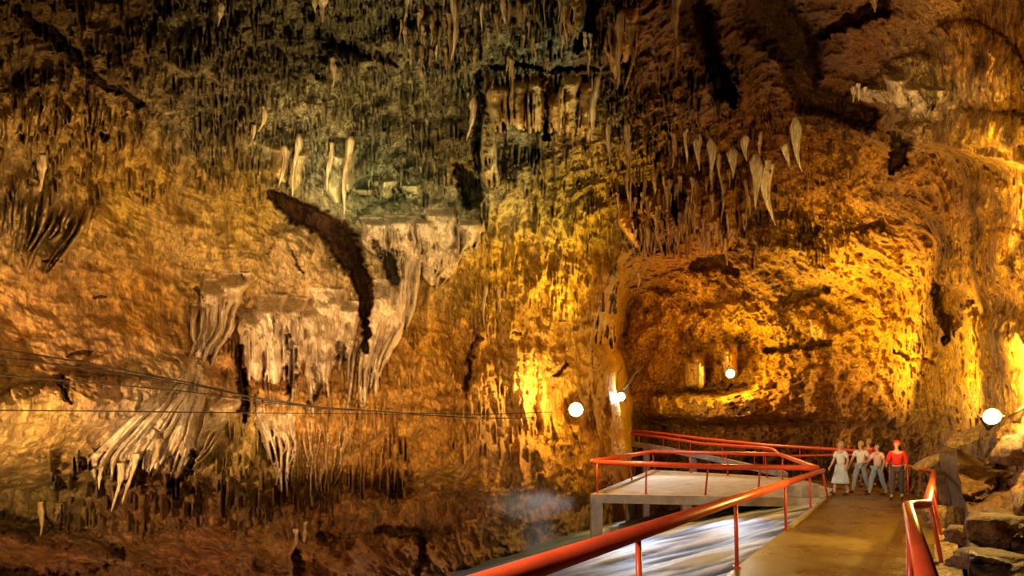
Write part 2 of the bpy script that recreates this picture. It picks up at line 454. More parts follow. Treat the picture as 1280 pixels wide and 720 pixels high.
# the big draperies of the left wall
flowstone('folded tan flowstone drapery with two deep folds, left end of the big curtain group',
          [(256, 342), (244, 372), (240, 420), (236, 440), (222, 462)], [(312, 340), (306, 372), (296, 410), (276, 440), (268, 462)], 8, 4.2, .75, .6, 1.0, name='flowstone_drapery')
flowstone('wide fringed flowstone curtain of many thin tan ribs under a rounded ledge',
          [(300, 374), (302, 400), (306, 445), (312, 522)], [(452, 362), (450, 400), (446, 450), (440, 525)], 30, 3.0, .8, .45, 1.0, r1=2.2)
flowstone('pale flowstone cascade hanging below the dark diagonal cleft, narrowing to its foot',
          [(462, 345), (458, 400), (450, 450), (446, 512)], [(512, 350), (508, 400), (482, 450), (466, 512)], 8, 3.2, .8, .5, 1.0, r1=2.4)
flowstone('pale stalactite fringe curtain right of the cleft, under the green ceiling edge',
          [(456, 270), (458, 300), (466, 330)], [(598, 262), (600, 300), (590, 330)], 27, 2.5, .6, .5, 1.0, r1=1.5, head=.25)
flowstone('tapering flowstone tongue hanging from the fringe curtain down the ochre wall',
          [(496, 290), (498, 340), (504, 412)], [(528, 290), (524, 340), (512, 412)], 7, 3.6, .55, .6, 1.0, r1=2.4)
flowstone('small row of hanging ribs over the ochre wall at the right of the fringe curtain',
          [(535, 300), (534, 330), (538, 362)], [(580, 292), (574, 330), (546, 362)], 9, 3.2, .5, .55, 1.0, r1=2.0)
flowstone('pale fan of flowstone spreading down to a fringe of stalactites on the lower left wall',
          [(232, 455), (190, 500), (110, 575), (112, 600)], [(256, 455), (252, 500), (244, 555), (222, 608)], 30, 6.5, .6, .74, 1.0, r1=3.6, wob=2.0, bulge=.55, tip=.12)
flowstone('slanting olive flowstone ribs beside the narrow dark fissure at the fan edge',
          [(246, 496), (236, 540), (214, 610)], [(300, 505), (268, 560), (226, 606)], 12, 3.0, .5, .5, 1.0, r1=1.6)
flowstone('long streaky pale flowstone strip running down the wall under the cables',
          [(312, 505), (330, 560), (345, 625)], [(366, 505), (372, 560), (362, 625)], 14, 3.4, .5, .45, 1.0, r1=1.8, folds=False)
flowstone('thin parallel drip ribs in a faint row on the ochre wall under the cables',
          [(378, 515), (380, 570), (382, 640)], [(450, 520), (434, 570), (420, 615)], 14, 2.4, .3, .4, 1.0, r1=1.3, folds=False)
flowstone('grooved flowstone organ pipes on the far left wall at mid height',
          [(-30, 225), (-30, 280), (-30, 330)], [(130, 222), (112, 280), (62, 345)], 20, 3.4, .4, .55, 1.0, r1=2.6, folds=False)
flowstone('short brown dripstone fringe on the upper left wall under the cracked ledge',
          [(-30, 120), (-30, 160), (-30, 190)], [(150, 110), (146, 150), (136, 178)], 18, 3.0, .12, .4, 1.0, r1=1.8, folds=False)
flowstone('left one of two bell shaped hanging draperies high in the middle of the ceiling',
          [(618, 92), (614, 130), (618, 166)], [(676, 92), (676, 130), (676, 170)], 17, 3.2, 1.2, .8, 1.0, r1=2.4, name='hanging_drapery', wob=1.2, head=.25)
flowstone('right one of two bell shaped hanging draperies high in the middle of the ceiling',
          [(688, 96), (684, 130), (686, 166)], [(744, 94), (746, 130), (738, 182)], 17, 3.2, 1.2, .8, 1.0, r1=2.4, name='hanging_drapery', wob=1.2, head=.25)
flowstone('clustered amber drapery hanging in the dark part of the ceiling beside the right bell',
          [(758, 20), (756, 60), (764, 100)], [(796, 5), (796, 60), (782, 112)], 9, 4.0, .9, .5, 1.0, r1=2.2, name='hanging_drapery', wob=2)
flowstone('tall dark streaked flowstone column beside the black ceiling recess',
          [(600, 130), (602, 180), (602, 235)], [(616, 128), (618, 180), (624, 235)], 4, 3.6, .7, .9, 1.0, r1=3.6, name='flowstone_column')
flowstone('greenish hanging stone fold at the left edge of the black gap in the ceiling',
          [(700, -30), (702, 20), (716, 50)], [(732, -30), (732, 20), (722, 50)], 5, 5, .8, .75, 1.0, r1=3.0, name='hanging_drapery')
flowstone('cluster of olive stalactite folds left of the dark cleft, under the mottled ceiling',
          [(345, 180), (345, 215), (352, 245)], [(385, 172), (383, 215), (366, 250)], 8, 3.2, .6, .5, 1.0, r1=1.8, name='hanging_drapery')
flowstone('pair of pale olive hanging folds above the dark diagonal cleft',
          [(402, 180), (404, 220), (412, 262)], [(447, 172), (446, 215), (436, 262)], 8, 4.0, .7, .6, 1.0, r1=2.2, name='hanging_drapery')
flowstone('low arched mound with a ribbed rim on the green middle of the ceiling',
          [(450, 222), (448, 236), (452, 250)], [(520, 226), (524, 238), (520, 250)], 16, 2.6, .6, .7, 1.0, r1=2.0)
flowstone('brightly lit yellow flowstone column in the niche of the back wall',
          [(902, 430), (904, 450), (908, 474)], [(918, 430), (920, 450), (920, 474)], 4, 4.0, 2.4, .9, 1.0, r1=3.6, name='flowstone_column', wob=.5, head=.15)
flowstone('yellow ribbed flowstone block in the niche left of the lit column',
          [(856, 446), (856, 466), (858, 488)], [(880, 444), (880, 466), (880, 486)], 6, 4.0, 2.0, .9, 1.0, r1=3.6, wob=.5, head=.15)
flowstone('small pale flowstone tuft over the horizontal crevice in the orange wall',
          [(1012, 402), (1014, 414), (1016, 426)], [(1028, 402), (1032, 414), (1034, 426)], 5, 3.0, 1.0, .8, 1.0, r1=2.4, wob=1, name='flowstone_tuft')
flowstone('ragged curtain of dark orange drips under the ceiling edge above the back wall',
          [(772, 238), (780, 280), (800, 330)], [(915, 225), (925, 280), (905, 330)], 46, 2.6, 1.3, .3, .95, r1=1.3)
flowstone('pale rim of tiny hanging teeth under the overhang high on the right',
          [(1066, 100), (1076, 125), (1084, 132)], [(1180, 100), (1180, 125), (1170, 150)], 26, 2.6, .5, .5, 1.0, r1=1.2)
flowstone('broad orange flowstone fall on the right-hand end of the near wall behind the yellow lamp',
          [(640, 415), (640, 480), (650, 560)], [(735, 400), (738, 480), (752, 560)], 26, 3.0, .12, .4, 1.0, r1=2.0, bulge=.6)

# unnamed dripping relief of the ceiling and the walls (part of the rock itself)
def drips(n, x0, x1, y0, y1, lmin, lmax, r, sheet, slope=0.0):
    for _ in range(n):
        x = random.uniform(x0, x1); y = random.uniform(y0, y1) + slope * (x - x0)
        l = random.uniform(lmin, lmax) ; rr = r * random.uniform(.5, 1.4)
        dx = random.uniform(-.10, .10) * l
        rib([(x, y), (x + dx * .5, y + l * .5), (x + dx, y + l)], rr, rr * .4, sheet * random.uniform(.4, 1.2), 0, .9, .3, .3)
ID_keep = ID.copy()
drips(1500, 240, 800, -30, 235, 8, 30, 2.4, .22)
drips(420, -30, 330, -20, 240, 8, 34, 2.6, .2)
drips(500, 760, 930, 60, 300, 8, 26, 2.2, .35)
drips(260, 560, 780, 240, 420, 8, 40, 2.0, .15)
drips(220, 930, 1060, 120, 320, 8, 24, 2.4, .35)
drips(260, 280, 520, 390, 600, 10, 44, 2.0, .2)
drips(140, 560, 770, 400, 560, 10, 34, 2.0, .15)
drips(160, 60, 420, 560, 650, 8, 34, 2.2, .25)
ID = ID_keep

_lo = .95 * big * (1 - .45 * smooth_left) * (.55 + .45 * dsc)
fm = ((ID > 0) & ~np.isin(ID, (8, 10, 11, 12, 24, 26))).astype(np.float32)
for _ in range(3):
    fm = (fm + np.roll(fm, 1, 0) + np.roll(fm, -1, 0) + np.roll(fm, 1, 1) + np.roll(fm, -1, 1)) / 5
disp = np.where(PX < 800, _lo + (disp - _lo) * (1 - .58 * fm), disp)      # flowstone is smoother than the raw rock
disp = np.where(piece0 == 5, disp * .45, disp)
D = Dbase - disp * 1.0 - BOS * .8 - P + REC
D = np.clip(D, 3.6, 60).astype(np.float32)
# keep the ground clear where the path, platform and footbridge run
X, Y, Z = world(D)

def shell_d(px, py):
    i = min(max(np.searchsorted(gy, py), 0), NY - 1); j = min(max(np.searchsorted(gx, px), 0), NX - 1)
    return float(D[i, j])
def shell_min(px, py, r=3):
    i = np.searchsorted(gy, py); j = np.searchsorted(gx, px)
    return float(D[max(i - r, 0):i + r + 1, max(j - r, 0):j + r + 1].min())

# ---- mineral tint of the stone (rock colour by zone, shade of the unlit right ceiling painted in)
ZONES = [ # px, py, colour
    (30, 20, (.26, .18, .075)), (150, 60, (.30, .22, .09)), (80, 170, (.46, .32, .11)), (230, 60, (.30, .25, .12)),
    (260, 140, (.46, .40, .24)), (330, 40, (.26, .22, .10)), (420, 100, (.27, .24, .12)), (520, 60, (.42, .39, .24)),
    (560, 150, (.29, .27, .14)), (640, 30, (.44, .40, .24)), (480, 240, (.28, .33, .22)), (400, 220, (.42, .42, .30)),
    (680, 70, (.36, .40, .30)), (650, 200, (.44, .46, .33)), (700, 240, (.46, .42, .20)), (760, 60, (.34, .20, .09)),
    (830, 100, (.40, .24, .08)), (730, 180, (.50, .40, .16)), (780, 260, (.62, .46, .08)),
    (160, 240, (.58, .40, .12)), (40, 260, (.58, .44, .22)), (240, 300, (.64, .46, .20)), (300, 260, (.60, .44, .14)),
    (60, 380, (.52, .31, .13)), (180, 380, (.56, .32, .10)), (120, 450, (.46, .27, .13)), (380, 340, (.66, .50, .28)),
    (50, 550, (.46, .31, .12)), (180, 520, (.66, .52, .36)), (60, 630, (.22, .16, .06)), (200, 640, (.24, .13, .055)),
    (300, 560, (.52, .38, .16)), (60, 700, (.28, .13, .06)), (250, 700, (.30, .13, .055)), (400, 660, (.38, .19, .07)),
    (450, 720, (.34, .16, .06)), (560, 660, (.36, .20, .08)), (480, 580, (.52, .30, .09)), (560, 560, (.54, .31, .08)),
    (560, 440, (.50, .29, .07)), (330, 450, (.46, .25, .10)), (410, 560, (.48, .28, .09)), (620, 340, (.66, .46, .10)), (700, 400, (.62, .42, .12)), (660, 470, (.62, .40, .14)),
    (640, 560, (.50, .30, .10)), (720, 560, (.60, .36, .08)), (660, 660, (.34, .26, .16)), (560, 260, (.46, .46, .32)),
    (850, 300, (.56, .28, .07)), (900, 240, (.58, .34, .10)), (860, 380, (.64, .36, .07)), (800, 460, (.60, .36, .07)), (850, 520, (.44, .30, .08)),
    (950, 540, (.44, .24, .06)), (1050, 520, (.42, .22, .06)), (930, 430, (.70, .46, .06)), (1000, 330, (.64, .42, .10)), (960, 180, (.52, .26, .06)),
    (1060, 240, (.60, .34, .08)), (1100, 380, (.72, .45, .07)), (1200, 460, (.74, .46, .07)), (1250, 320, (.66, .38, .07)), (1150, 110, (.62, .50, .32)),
    (1220, 60, (.56, .32, .08)), (1250, 180, (.66, .40, .06)), (1160, 250, (.42, .22, .06)), (1000, 60, (.15, .08, .035)), (920, 60, (.17, .09, .035)), (880, 30, (.17, .09, .035)), (1060, 130, (.24, .11, .04)), (1090, 60, (.26, .12, .04)),  # dark right-ceiling zones paint in the shade of unlit rock
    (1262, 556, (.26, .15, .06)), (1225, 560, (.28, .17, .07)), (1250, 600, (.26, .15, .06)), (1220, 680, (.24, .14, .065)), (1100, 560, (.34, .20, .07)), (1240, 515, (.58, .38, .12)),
]
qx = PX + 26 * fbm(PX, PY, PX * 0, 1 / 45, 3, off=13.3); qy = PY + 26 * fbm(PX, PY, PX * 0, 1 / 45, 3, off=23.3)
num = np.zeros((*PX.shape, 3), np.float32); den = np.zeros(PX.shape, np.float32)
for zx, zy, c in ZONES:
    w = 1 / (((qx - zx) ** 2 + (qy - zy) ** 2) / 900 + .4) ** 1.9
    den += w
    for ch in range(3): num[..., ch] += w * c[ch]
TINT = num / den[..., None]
# bare calcite of the dripstones: paler
calc = np.array((.86, .70, .52), np.float32)
pale = {1: .65, 2: .85, 3: .85, 4: .7, 5: .75, 6: .6, 7: .8, 8: .3, 9: .65, 10: .25, 11: .12, 12: .05, }
pw = np.zeros(PX.shape, np.float32)
for k_, v_ in pale.items(): pw = np.where(ID == k_, v_, pw)
for ks_, c_, w_ in (((13, 14, 15), (.62, .41, .17), .8), ((12, 16, 18), (.46, .33, .15), .6), ((17, 19, 20), (.44, .44, .28), .7), ((21, 22, 23), (.88, .66, .26), .8), ((24,), (.50, .26, .07), .7), ((25,), (.80, .72, .58), .6)):
    m_ = np.isin(ID, ks_)[..., None]
    TINT = np.where(m_, TINT * (1 - w_) + np.array(c_, np.float32) * w_, TINT)
TINT = np.where((piece0 == 5)[..., None], TINT * .5, TINT)      # bank tint halved
_l = TINT.mean(axis=2, keepdims=True); TINT = np.clip(_l + (TINT - _l) * 1.18, .01, .95)
TINT = TINT * (1 - pw[..., None]) + calc * pw[..., None]
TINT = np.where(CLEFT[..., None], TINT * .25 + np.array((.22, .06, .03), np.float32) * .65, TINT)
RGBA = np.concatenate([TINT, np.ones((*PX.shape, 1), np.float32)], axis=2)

# ---- cut the shell into the setting's pieces and the dripstones
CO = np.stack([X, Y, Z], axis=-1).reshape(-1, 3).astype(np.float32)
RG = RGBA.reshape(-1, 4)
# one set of normals for the whole shell, so that the pieces join without a seam
_du = np.gradient(CO.reshape(NY, NX, 3), axis=1); _dv = np.gradient(CO.reshape(NY, NX, 3), axis=0)
NO = np.cross(_du, _dv).reshape(-1, 3)
NO /= (np.linalg.norm(NO, axis=1, keepdims=True) + 1e-9)
_flip = np.sum(NO * (np.array([0, 0, CAMZ], np.float32) - CO), axis=1) < 0
NO[_flip] *= -1
ii, jj = np.meshgrid(np.arange(NY - 1), np.arange(NX - 1), indexing='ij')
a = (ii * NX + jj); QUADS = np.stack([a, a + NX, a + NX + 1, a + 1], axis=-1).reshape(-1, 4)
piece = np.array([0, 1, 2, 3, 4, 3, 5])[who]          # 0 left wall 1 ceiling 2 back 3 right 4 floor 5 bank
fid = ID[:-1, :-1].reshape(-1); fwho = piece[:-1, :-1].reshape(-1)

def shell_piece(name, sel, mat):
    q = QUADS[sel]
    used, inv = np.unique(q.ravel(), return_inverse=True)
    me = bpy.data.meshes.new(name)
    me.vertices.add(len(used)); me.vertices.foreach_set('co', CO[used].ravel())
    n = len(q)
    me.loops.add(n * 4); me.loops.foreach_set('vertex_index', inv.astype(np.int32).ravel())
    me.polygons.add(n); me.polygons.foreach_set('loop_start', np.arange(n, dtype=np.int32) * 4)
    me.update(calc_edges=True)
    at_ = me.attributes.new('mineral_shade', 'FLOAT_COLOR', 'POINT')
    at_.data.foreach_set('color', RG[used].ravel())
    me.materials.append(mat)
    me.polygons.foreach_set('use_smooth', np.ones(n, bool))
    me.normals_split_custom_set_from_vertices(NO[used].tolist())
    o = bpy.data.objects.new(name, me); COL.objects.link(o)
    return o

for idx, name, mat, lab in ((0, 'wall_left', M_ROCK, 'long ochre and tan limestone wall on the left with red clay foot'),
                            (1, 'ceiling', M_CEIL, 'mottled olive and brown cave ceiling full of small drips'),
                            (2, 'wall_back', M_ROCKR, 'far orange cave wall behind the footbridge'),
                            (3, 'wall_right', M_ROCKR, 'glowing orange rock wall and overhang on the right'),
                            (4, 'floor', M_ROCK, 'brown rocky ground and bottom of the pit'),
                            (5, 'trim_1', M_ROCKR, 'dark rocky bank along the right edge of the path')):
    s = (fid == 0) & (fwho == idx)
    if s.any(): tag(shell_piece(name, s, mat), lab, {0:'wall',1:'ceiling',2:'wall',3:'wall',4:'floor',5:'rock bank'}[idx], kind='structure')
for ident, name, lab, cat, grp in FLOW:
    s = fid == ident
    if s.sum() > 20: tag(shell_piece(name, s, M_FLOW), lab, cat, grp, 'thing')

# ------------------------------------------------------------------ materials of the made things
M_RED = plain_mat('red_rail_paint', (.72, .085, .025), rough=.32, var=.18, scale=3.0, bump=.12, bdist=.01)
M_CONC = plain_mat('weathered_concrete', (.42, .37, .29), rough=.75, var=.35, scale=2.5, bump=.4, bdist=.03)
M_STEEL = plain_mat('dull_steel', (.25, .24, .22), rough=.45, metal=.8)
M_BLACK = plain_mat('black_rubber', (.035, .025, .02), rough=.6)
M_ROCKB = rock_mat('boulder_stone', base=(.24, .145, .065), mott=.85, bump=.8, fine=1.8, streak=1.0)
M_PALER = rock_mat('pale_stone', base=(.62, .46, .22), mott=.8, bump=.8, fine=2.2, streak=1.0)
M_STAL = rock_mat('stalactite_calcite', base=(.66, .50, .30), mott=.7, bump=.5, fine=1.6, streak=.12)
M_STALW = rock_mat('white_stalactite_calcite', base=(.86, .76, .62), mott=.5, bump=.4, fine=1.6, streak=.12)
M_STALD = rock_mat('brown_stalactite_calcite', base=(.46, .31, .13), mott=.8, bump=.5, fine=1.6, streak=.12)

def wet_path_mat():
    m, nt, b = new_mat('wet_path_concrete'); L = nt.links
    geo = N(nt, 'ShaderNodeNewGeometry')
    n1 = N(nt, 'ShaderNodeTexNoise', i_Scale=.7, i_Detail=6.0, i_Roughness=.6)
    n2 = N(nt, 'ShaderNodeTexNoise', i_Scale=6.0, i_Detail=6.0, i_Roughness=.7)
    for n in (n1, n2): L.new(geo.outputs['Position'], n.inputs['Vector'])
    r = ramp(nt, [(.3, (.085, .06, .018)), (.5, (.14, .10, .03)), (.7, (.20, .145, .045))]); L.new(n1.outputs['Fac'], r.inputs[0])
    r2 = ramp(nt, [(.35, (.6, .55, .5)), (.65, (1.2, 1.15, 1.1))]); L.new(n2.outputs['Fac'], r2.inputs[0])
    L.new(mixc(nt, 'MULTIPLY', .8, r.outputs[0], r2.outputs[0]), b.inputs['Base Color'])
    mr = N(nt, 'ShaderNodeMapRange'); mr.inputs[1].default_value = .35; mr.inputs[2].default_value = .65
    mr.inputs[3].default_value = .16; mr.inputs[4].default_value = .5
    L.new(n1.outputs['Fac'], mr.inputs[0]); L.new(mr.outputs[0], b.inputs['Roughness'])
    bp = N(nt, 'ShaderNodeBump', i_Strength=.5, i_Distance=.04); L.new(n2.outputs['Fac'], bp.inputs['Height']); L.new(bp.outputs[0], b.inputs['Normal'])
    return m
M_PATH = wet_path_mat()

def water_mat():
    m, nt, b = new_mat('rushing_water'); L = nt.links
    at_ = N(nt, 'ShaderNodeAttribute', attribute_name='foam')
    r = ramp(nt, [(.05, (.09, .11, .16)), (.38, (.13, .20, .37)), (.60, (.30, .40, .64)), (.9, (.78, .85, .95))])
    L.new(at_.outputs['Fac'], r.inputs[0]); L.new(r.outputs[0], b.inputs['Base Color'])
    b.inputs['Roughness'].default_value = .62
    return m
M_WATER = water_mat()

def glow_mat(name, col, strength):
    m, nt, b = new_mat(name)
    b.inputs['Base Color'].default_value = (*col, 1)
    b.inputs['Emission Color'].default_value = (*col, 1); b.inputs['Emission Strength'].default_value = strength
    return m

# ------------------------------------------------------------------ the path
def Lx(d): return -.05 + (d - 3.4) * .597
def Rx(d):
    return 2.18 + (d - 3.4) * .585 if d < 7.5 else 4.87 + (d - 7.5) * .669
bm = bmesh.new()
left = [(Lx(d), d) for d in (-5, 0, 4, 8, 12, 16, 19.3, 23)]
right = [(15.6, 29), (14.7, 26.7), (12.5, 18.8), (10.45, 15.2), (8.0, 11.5), (5.9, 8.4), (3.8, 5.4), (2.7, 3.4), (-2.0, -5)]
prism_bm(bm, left + [(12.2, 27.5), (13, 30)] + right, 0.0, -.38)
path = from_bm('walkway', bm, M_PATH, smooth=False)
tag(path, 'wet brown concrete walkway leading away between the red handrails', 'walkway', kind='structure')
bm = bmesh.new()
wl = [(Lx(d) + .02, d) for d in (-2, 4, 8, 12, 16, 19.3)]
prism_bm(bm, wl + [(x + .35, d) for x, d in wl[::-1]], -.36, -3.6)
tag(from_bm('trim_2', bm, M_CONC, smooth=False), 'rough retaining wall under the walkway edge', 'retaining wall', kind='structure')
bm = bmesh.new()
ke = [(Lx(d) + .01, d) for d in (12.4, 15, 18, 21)]
prism_bm(bm, ke + [(x + .1, d) for x, d in ke[::-1]], .06, -.02)
tag(from_bm('trim_3', bm, M_CONC, smooth=False), 'thin pale kerb along the far left edge of the walkway', 'kerb', kind='structure')
# uneven rubble strip outside the right rail
bm = bmesh.new(); g = {}
nu, nv = 120, 16
for i in range(nu + 1):
    d = 4.6 + (15.2 - 4.6) * i / nu
    for j in range(nv + 1):
        t = j / nv
        x = Rx(d) + .06 + (.42 + .05 * math.sin(d * 3)) * t
        y = d + .03 * math.sin(t * 9)
        r_ = math.sin(d * 11 + t * 3 + 1.3 * math.sin(t * 5 + d)) * .5 + math.sin(d * 23.7 + t * 7) * .25 + random.uniform(-.35, .35)
        g[i, j] = bm.verts.new((x, y, .035 + .035 * r_ * (1 if 0 < j < nv else .2)))
for i in range(nu):
    for j in range(nv): bm.faces.new((g[i, j], g[i + 1, j], g[i + 1, j + 1], g[i, j + 1]))
edge_f = bmesh.ops.extrude_face_region(bm, geom=bm.faces[:])
for v in [e for e in edge_f['geom'] if isinstance(e, bmesh.types.BMVert)]: v.co.z = -.2
tag(from_bm('trim_4', bm, M_PALER), 'strip of lit rough rubble between the right handrail and the rocks', 'rubble strip', kind='structure')

# ------------------------------------------------------------------ handrails
def rail(name, label, pts, r, posts, extra=(), group=None, cat='handrail', pr=.026):
    """pts: top rail polyline; posts: list of (top, foot)"""
    root = empty(name, posts[0][1] if posts else pts[0])
    inv = Vector(root.location)
    def loc(p): return Vector(p) - inv
    bm = bmesh.new(); tube_bm(bm, round_path([loc(p) for p in pts], .18), r, 14)
    from_bm('top_rail', bm, M_RED, root)
    for e in extra:
        bm = bmesh.new(); tube_bm(bm, round_path([loc(p) for p in e], .15), r * .8, 12)
        from_bm('lower_rail', bm, M_RED, root)
    for top, foot in posts:
        bm = bmesh.new(); tube_bm(bm, [loc(top), loc(foot)], pr, 10)
        p = from_bm('post', bm, M_RED, root)
        bm = bmesh.new(); f = loc(foot)
        tube_bm(bm, [f + Vector((0, 0, -.01)), f + Vector((0, 0, .02))], pr * 2.2, 12)
        from_bm('foot_plate', bm, M_RED, p)
    tag(root, label, cat, group)
    return root

def lerp(a, b, t): return Vector(a) * (1 - t) + Vector(b) * t
RH = .9
A = Vector((Lx(1.0), 1.0, RH)); B = at(1029, 588, 18.8)
def onrail(d):
    t = (d - 1.0) / (18.8 - 1.0); return lerp(A, B, t)
posts = []
for d in (2.2, 5.2, 8.4, 12.2, 15.8):
    p = onrail(d); posts.append((p, Vector((p.x + .02, p.y, 0))))
posts.append((B - Vector((.02, 0, 0)), Vector((Lx(19) + .12, 19.0, 0.0))))
rail('near_handrail', 'thick red pipe handrail sloping across the foreground over the white water', [A, B], .067, posts)

C0 = Vector((Rx(.4), .4, RH)); C1 = at(1134, 631, 7.5); C2 = at(1159, 630, 7.6); C3 = at(1168, 589, 17.6); C4 = at(1112, 578, 25)
rp = []
for p, f in (((Rx(2.0), 2.0, RH), None), ((Rx(5.2), 5.2, RH), None)):
    rp.append((Vector(p), Vector((p[0], p[1], 0))))
for d in (8.6, 11.1, 14.2):
    p = lerp(C2, C3, (d - 7.6) / 10); rp.append((p, Vector((p.x + .18, p.y, 0.0))))
p = C3; rp.append((p, Vector((p.x, p.y, 0))))
p = lerp(C3, C4, .5); rp.append((p, Vector((p.x, p.y, 0))))
rp.append((C4, Vector((C4.x, C4.y, 0))))
rail('bent_handrail', 'yellow-lit red pipe handrail with a sideways jog, right edge of the walkway', [C0, C1, C2, C3, C4], .056, rp)

# ------------------------------------------------------------------ platform over the pit
PF = [((2.57, 21.0), 0), ((9.46, 19.4), 0), ((11.7, 23.3), .02), ((12.2, 27.5), .2), ((7.2, 33.0), .36)]
root = empty('viewing_platform', (2.57, 21.0, -3.4)); o0 = Vector(root.location)
bm = bmesh.new()
prism_bm(bm, [(p[0][0] - o0.x, p[0][1] - o0.y) for p in PF], [p[1] - o0.z + .004 for p in PF], [p[1] - .28 - o0.z for p in PF])
from_bm('deck_slab', bm, M_CONC, root, smooth=False)
for (x, y), w_ in (((2.80, 21.22), .19), ((5.6, 20.6), .15), ((4.9, 26.6), .17), ((8.4, 21), .15)):
    bm = bmesh.new(); box_bm(bm, (x - w_ - o0.x, y - w_ - o0.y, -.4), (x + w_ - o0.x, y + w_ - o0.y, 3.15), .02)
    from_bm('leg', bm, M_CONC, root, smooth=False)
bm = bmesh.new(); box_bm(bm, (0.02, .05, 2.94), (.32, .4, 3.12), .02)
tag(root, 'pale concrete viewing platform on square legs above the white water', 'platform')

q0 = at(740, 577, 21.3); q1 = at(815, 564.5, 32.6); q2 = at(975, 568, 27.4); q3 = at(1022, 585, 19.6); q4 = at(900, 583.5, 20.2); 
def drop(p, z): return Vector((p.x, p.y, z))
pp = [(q0 + Vector((.16, -.1, -.02)), Vector((q0.x + .16, 21.2, 0.01)))]
for t, in ((.5,),): 
    p = lerp(q0, q1, t); pp.append((p, drop(p + Vector((.15, 0, 0)), .18)))
pp.append((q1, drop(q1 + Vector((.1, -.2, 0)), .34)))
for t in (.33, .62, .9):
    p = lerp(q1, q2, t); pp.append((p, drop(p + Vector((0, -.25, 0)), .36 - .14 * t)))
p = lerp(q2, q3, .1); pp.append((p, drop(p, .12)))
for t in (.25, .48, .75):
    p = lerp(q0, q3, 1 - t); pp.append((lerp(q3, q4, t / .43) if t < .43 else lerp(q4, q0, (t - .43) / .57), drop(lerp(q3, q0, t) + Vector((.05, .1, 0)), 0.01)))
rail('platform_railing', 'closed loop of red pipe railing around the pale concrete platform', [q0, q1, q2, q3, q4, q0 + Vector((.05, -.02, -.02))], .085, pp, pr=.032, cat='railing')
bm = bmesh.new(); box_bm(bm, (-.42, -.3, 0), (.42, .3, .4), .03)
for v in bm.verts:
    if v.co.z > .2 and v.co.x < 0: v.co.z -= .06
blk = from_bm('concrete_block', bm, M_CONC, smooth=False); blk.location = (9.05, 19.95, .01); blk.rotation_euler.z = .5
tag(blk, 'grey concrete block beside the end post of the foreground handrail', 'block')

# ------------------------------------------------------------------ footbridge behind
root = empty('footbridge', at(785, 600, 37)); o0 = Vector(root.location)
nearp = [at(762, 548, 38.6), at(830, 558.5, 35.6), at(895, 571, 33), at(985, 591, 28.2)]
bm = bmesh.new()
off = Vector((.55, 1.5, 0))
poly = [(p.x - o0.x, p.y - o0.y) for p in nearp] + [(p.x + off.x - o0.x, p.y + off.y - o0.y) for p in nearp[::-1]]
zt = [p.z - o0.z for p in nearp] + [p.z - o0.z for p in nearp[::-1]]
prism_bm(bm, poly, zt, [z - .27 for z in zt])
from_bm('deck', bm, M_CONC, root, smooth=False)
for px, d in ((775.5, 38.2), (788, 37.4), (809, 36.5), (868, 34.1)):
    t_ = np.interp(px, [762, 830, 895, 985], [p.z for p in nearp]); p = at(px, 570, d) - o0
    bm = bmesh.new(); box_bm(bm, (p.x - .17, p.y + .1, -2.6), (p.x + .17, p.y + .44, t_ - .2 - o0.z), .02)
    from_bm('pillar', bm, M_CONC, root, smooth=False)
tag(root, 'long concrete footbridge on pillars rising to the left behind the platform', 'footbridge')
fr = [at(768, 539.5, 38.3), at(830, 547, 35.6), at(880, 555, 33.4), at(950, 559.5, 30.0), at(966, 561.5, 29.2), at(979, 571, 27.6)]
fp = []
for i, (px, z_off) in enumerate(((792, 0), (830, 0), (864, 0), (905, 0), (945, 0))):
    t_ = [np.interp(px, [768, 830, 880, 950, 966], [getattr(p, c) for p in fr[:5]]) for c in 'xyz']
    zt_ = np.interp(px, [762, 830, 895, 985], [p.z for p in nearp])
    fp.append((Vector(t_), Vector((t_[0], t_[1] + .2, zt_))))
rail('footbridge_railing', 'front red railing of the footbridge, curling down to the platform corner', fr, .075, fp, cat='railing')
br = [at(766, 535.5, 39.5), at(830, 542, 36.6), at(880, 548.5, 34.2), at(960, 556.5, 31), at(1062, 563, 27.4), at(1104, 567, 26)]
bp_ = []
for px in (800, 850, 905, 955, 1003, 1050, 1085):
    t_ = [np.interp(px, [766, 830, 880, 960, 1062, 1104], [getattr(p, c) for p in br]) for c in 'xyz']
    bp_.append((Vector(t_), Vector((t_[0], t_[1], t_[2] - 1.0))))
rail('rear_railing', 'long thin red railing with two bars running behind the footbridge and the people', br, .07, bp_,
     extra=[[at(984, 570, 30.1), at(1062, 568.5, 27.4), at(1104, 572, 26)]], cat='railing')

# ------------------------------------------------------------------ rushing water in the pit
nx_, ny_ = 300, 240
xs = np.linspace(-4.5, 9.35, nx_); ys = np.linspace(7.0, 25.0, ny_)
WXg, WYg = np.meshgrid(xs, ys); WXg = WXg.astype(np.float32); WYg = WYg.astype(np.float32)
fall = (9.35 - WXg) / 8.0
base = -.20 - 1.55 * fall - .02 * np.maximum(0, WYg - 19)
cross = WYg - 17.2 - .16 * (WXg - 5) + .5 * pnoise(WXg * .25, WYg * .25, WXg * 0 + 3.3)
zero = np.zeros_like(WXg)
st1 = fbm(WXg * .22, cross, zero, .75, 3, off=4.4); st2 = fbm(WXg * .22, cross * 1.2, zero, 2.6, 4, off=14.4)
st3 = fbm(WXg * .5, cross, zero, .35, 2, off=24.4)
zw = base + .22 * st1 + .07 * st2 + .16 * st3
foam = .48 + .6 * st1 + .85 * st2 + .25 * st3
foam = (foam + .10) * (.25 + .75 * smoothstep(.2, 4.0, WXg)) + .06
keep = WXg < (Lx(0) + WYg * .597 + .15)
me = bpy.data.meshes.new('white_water')
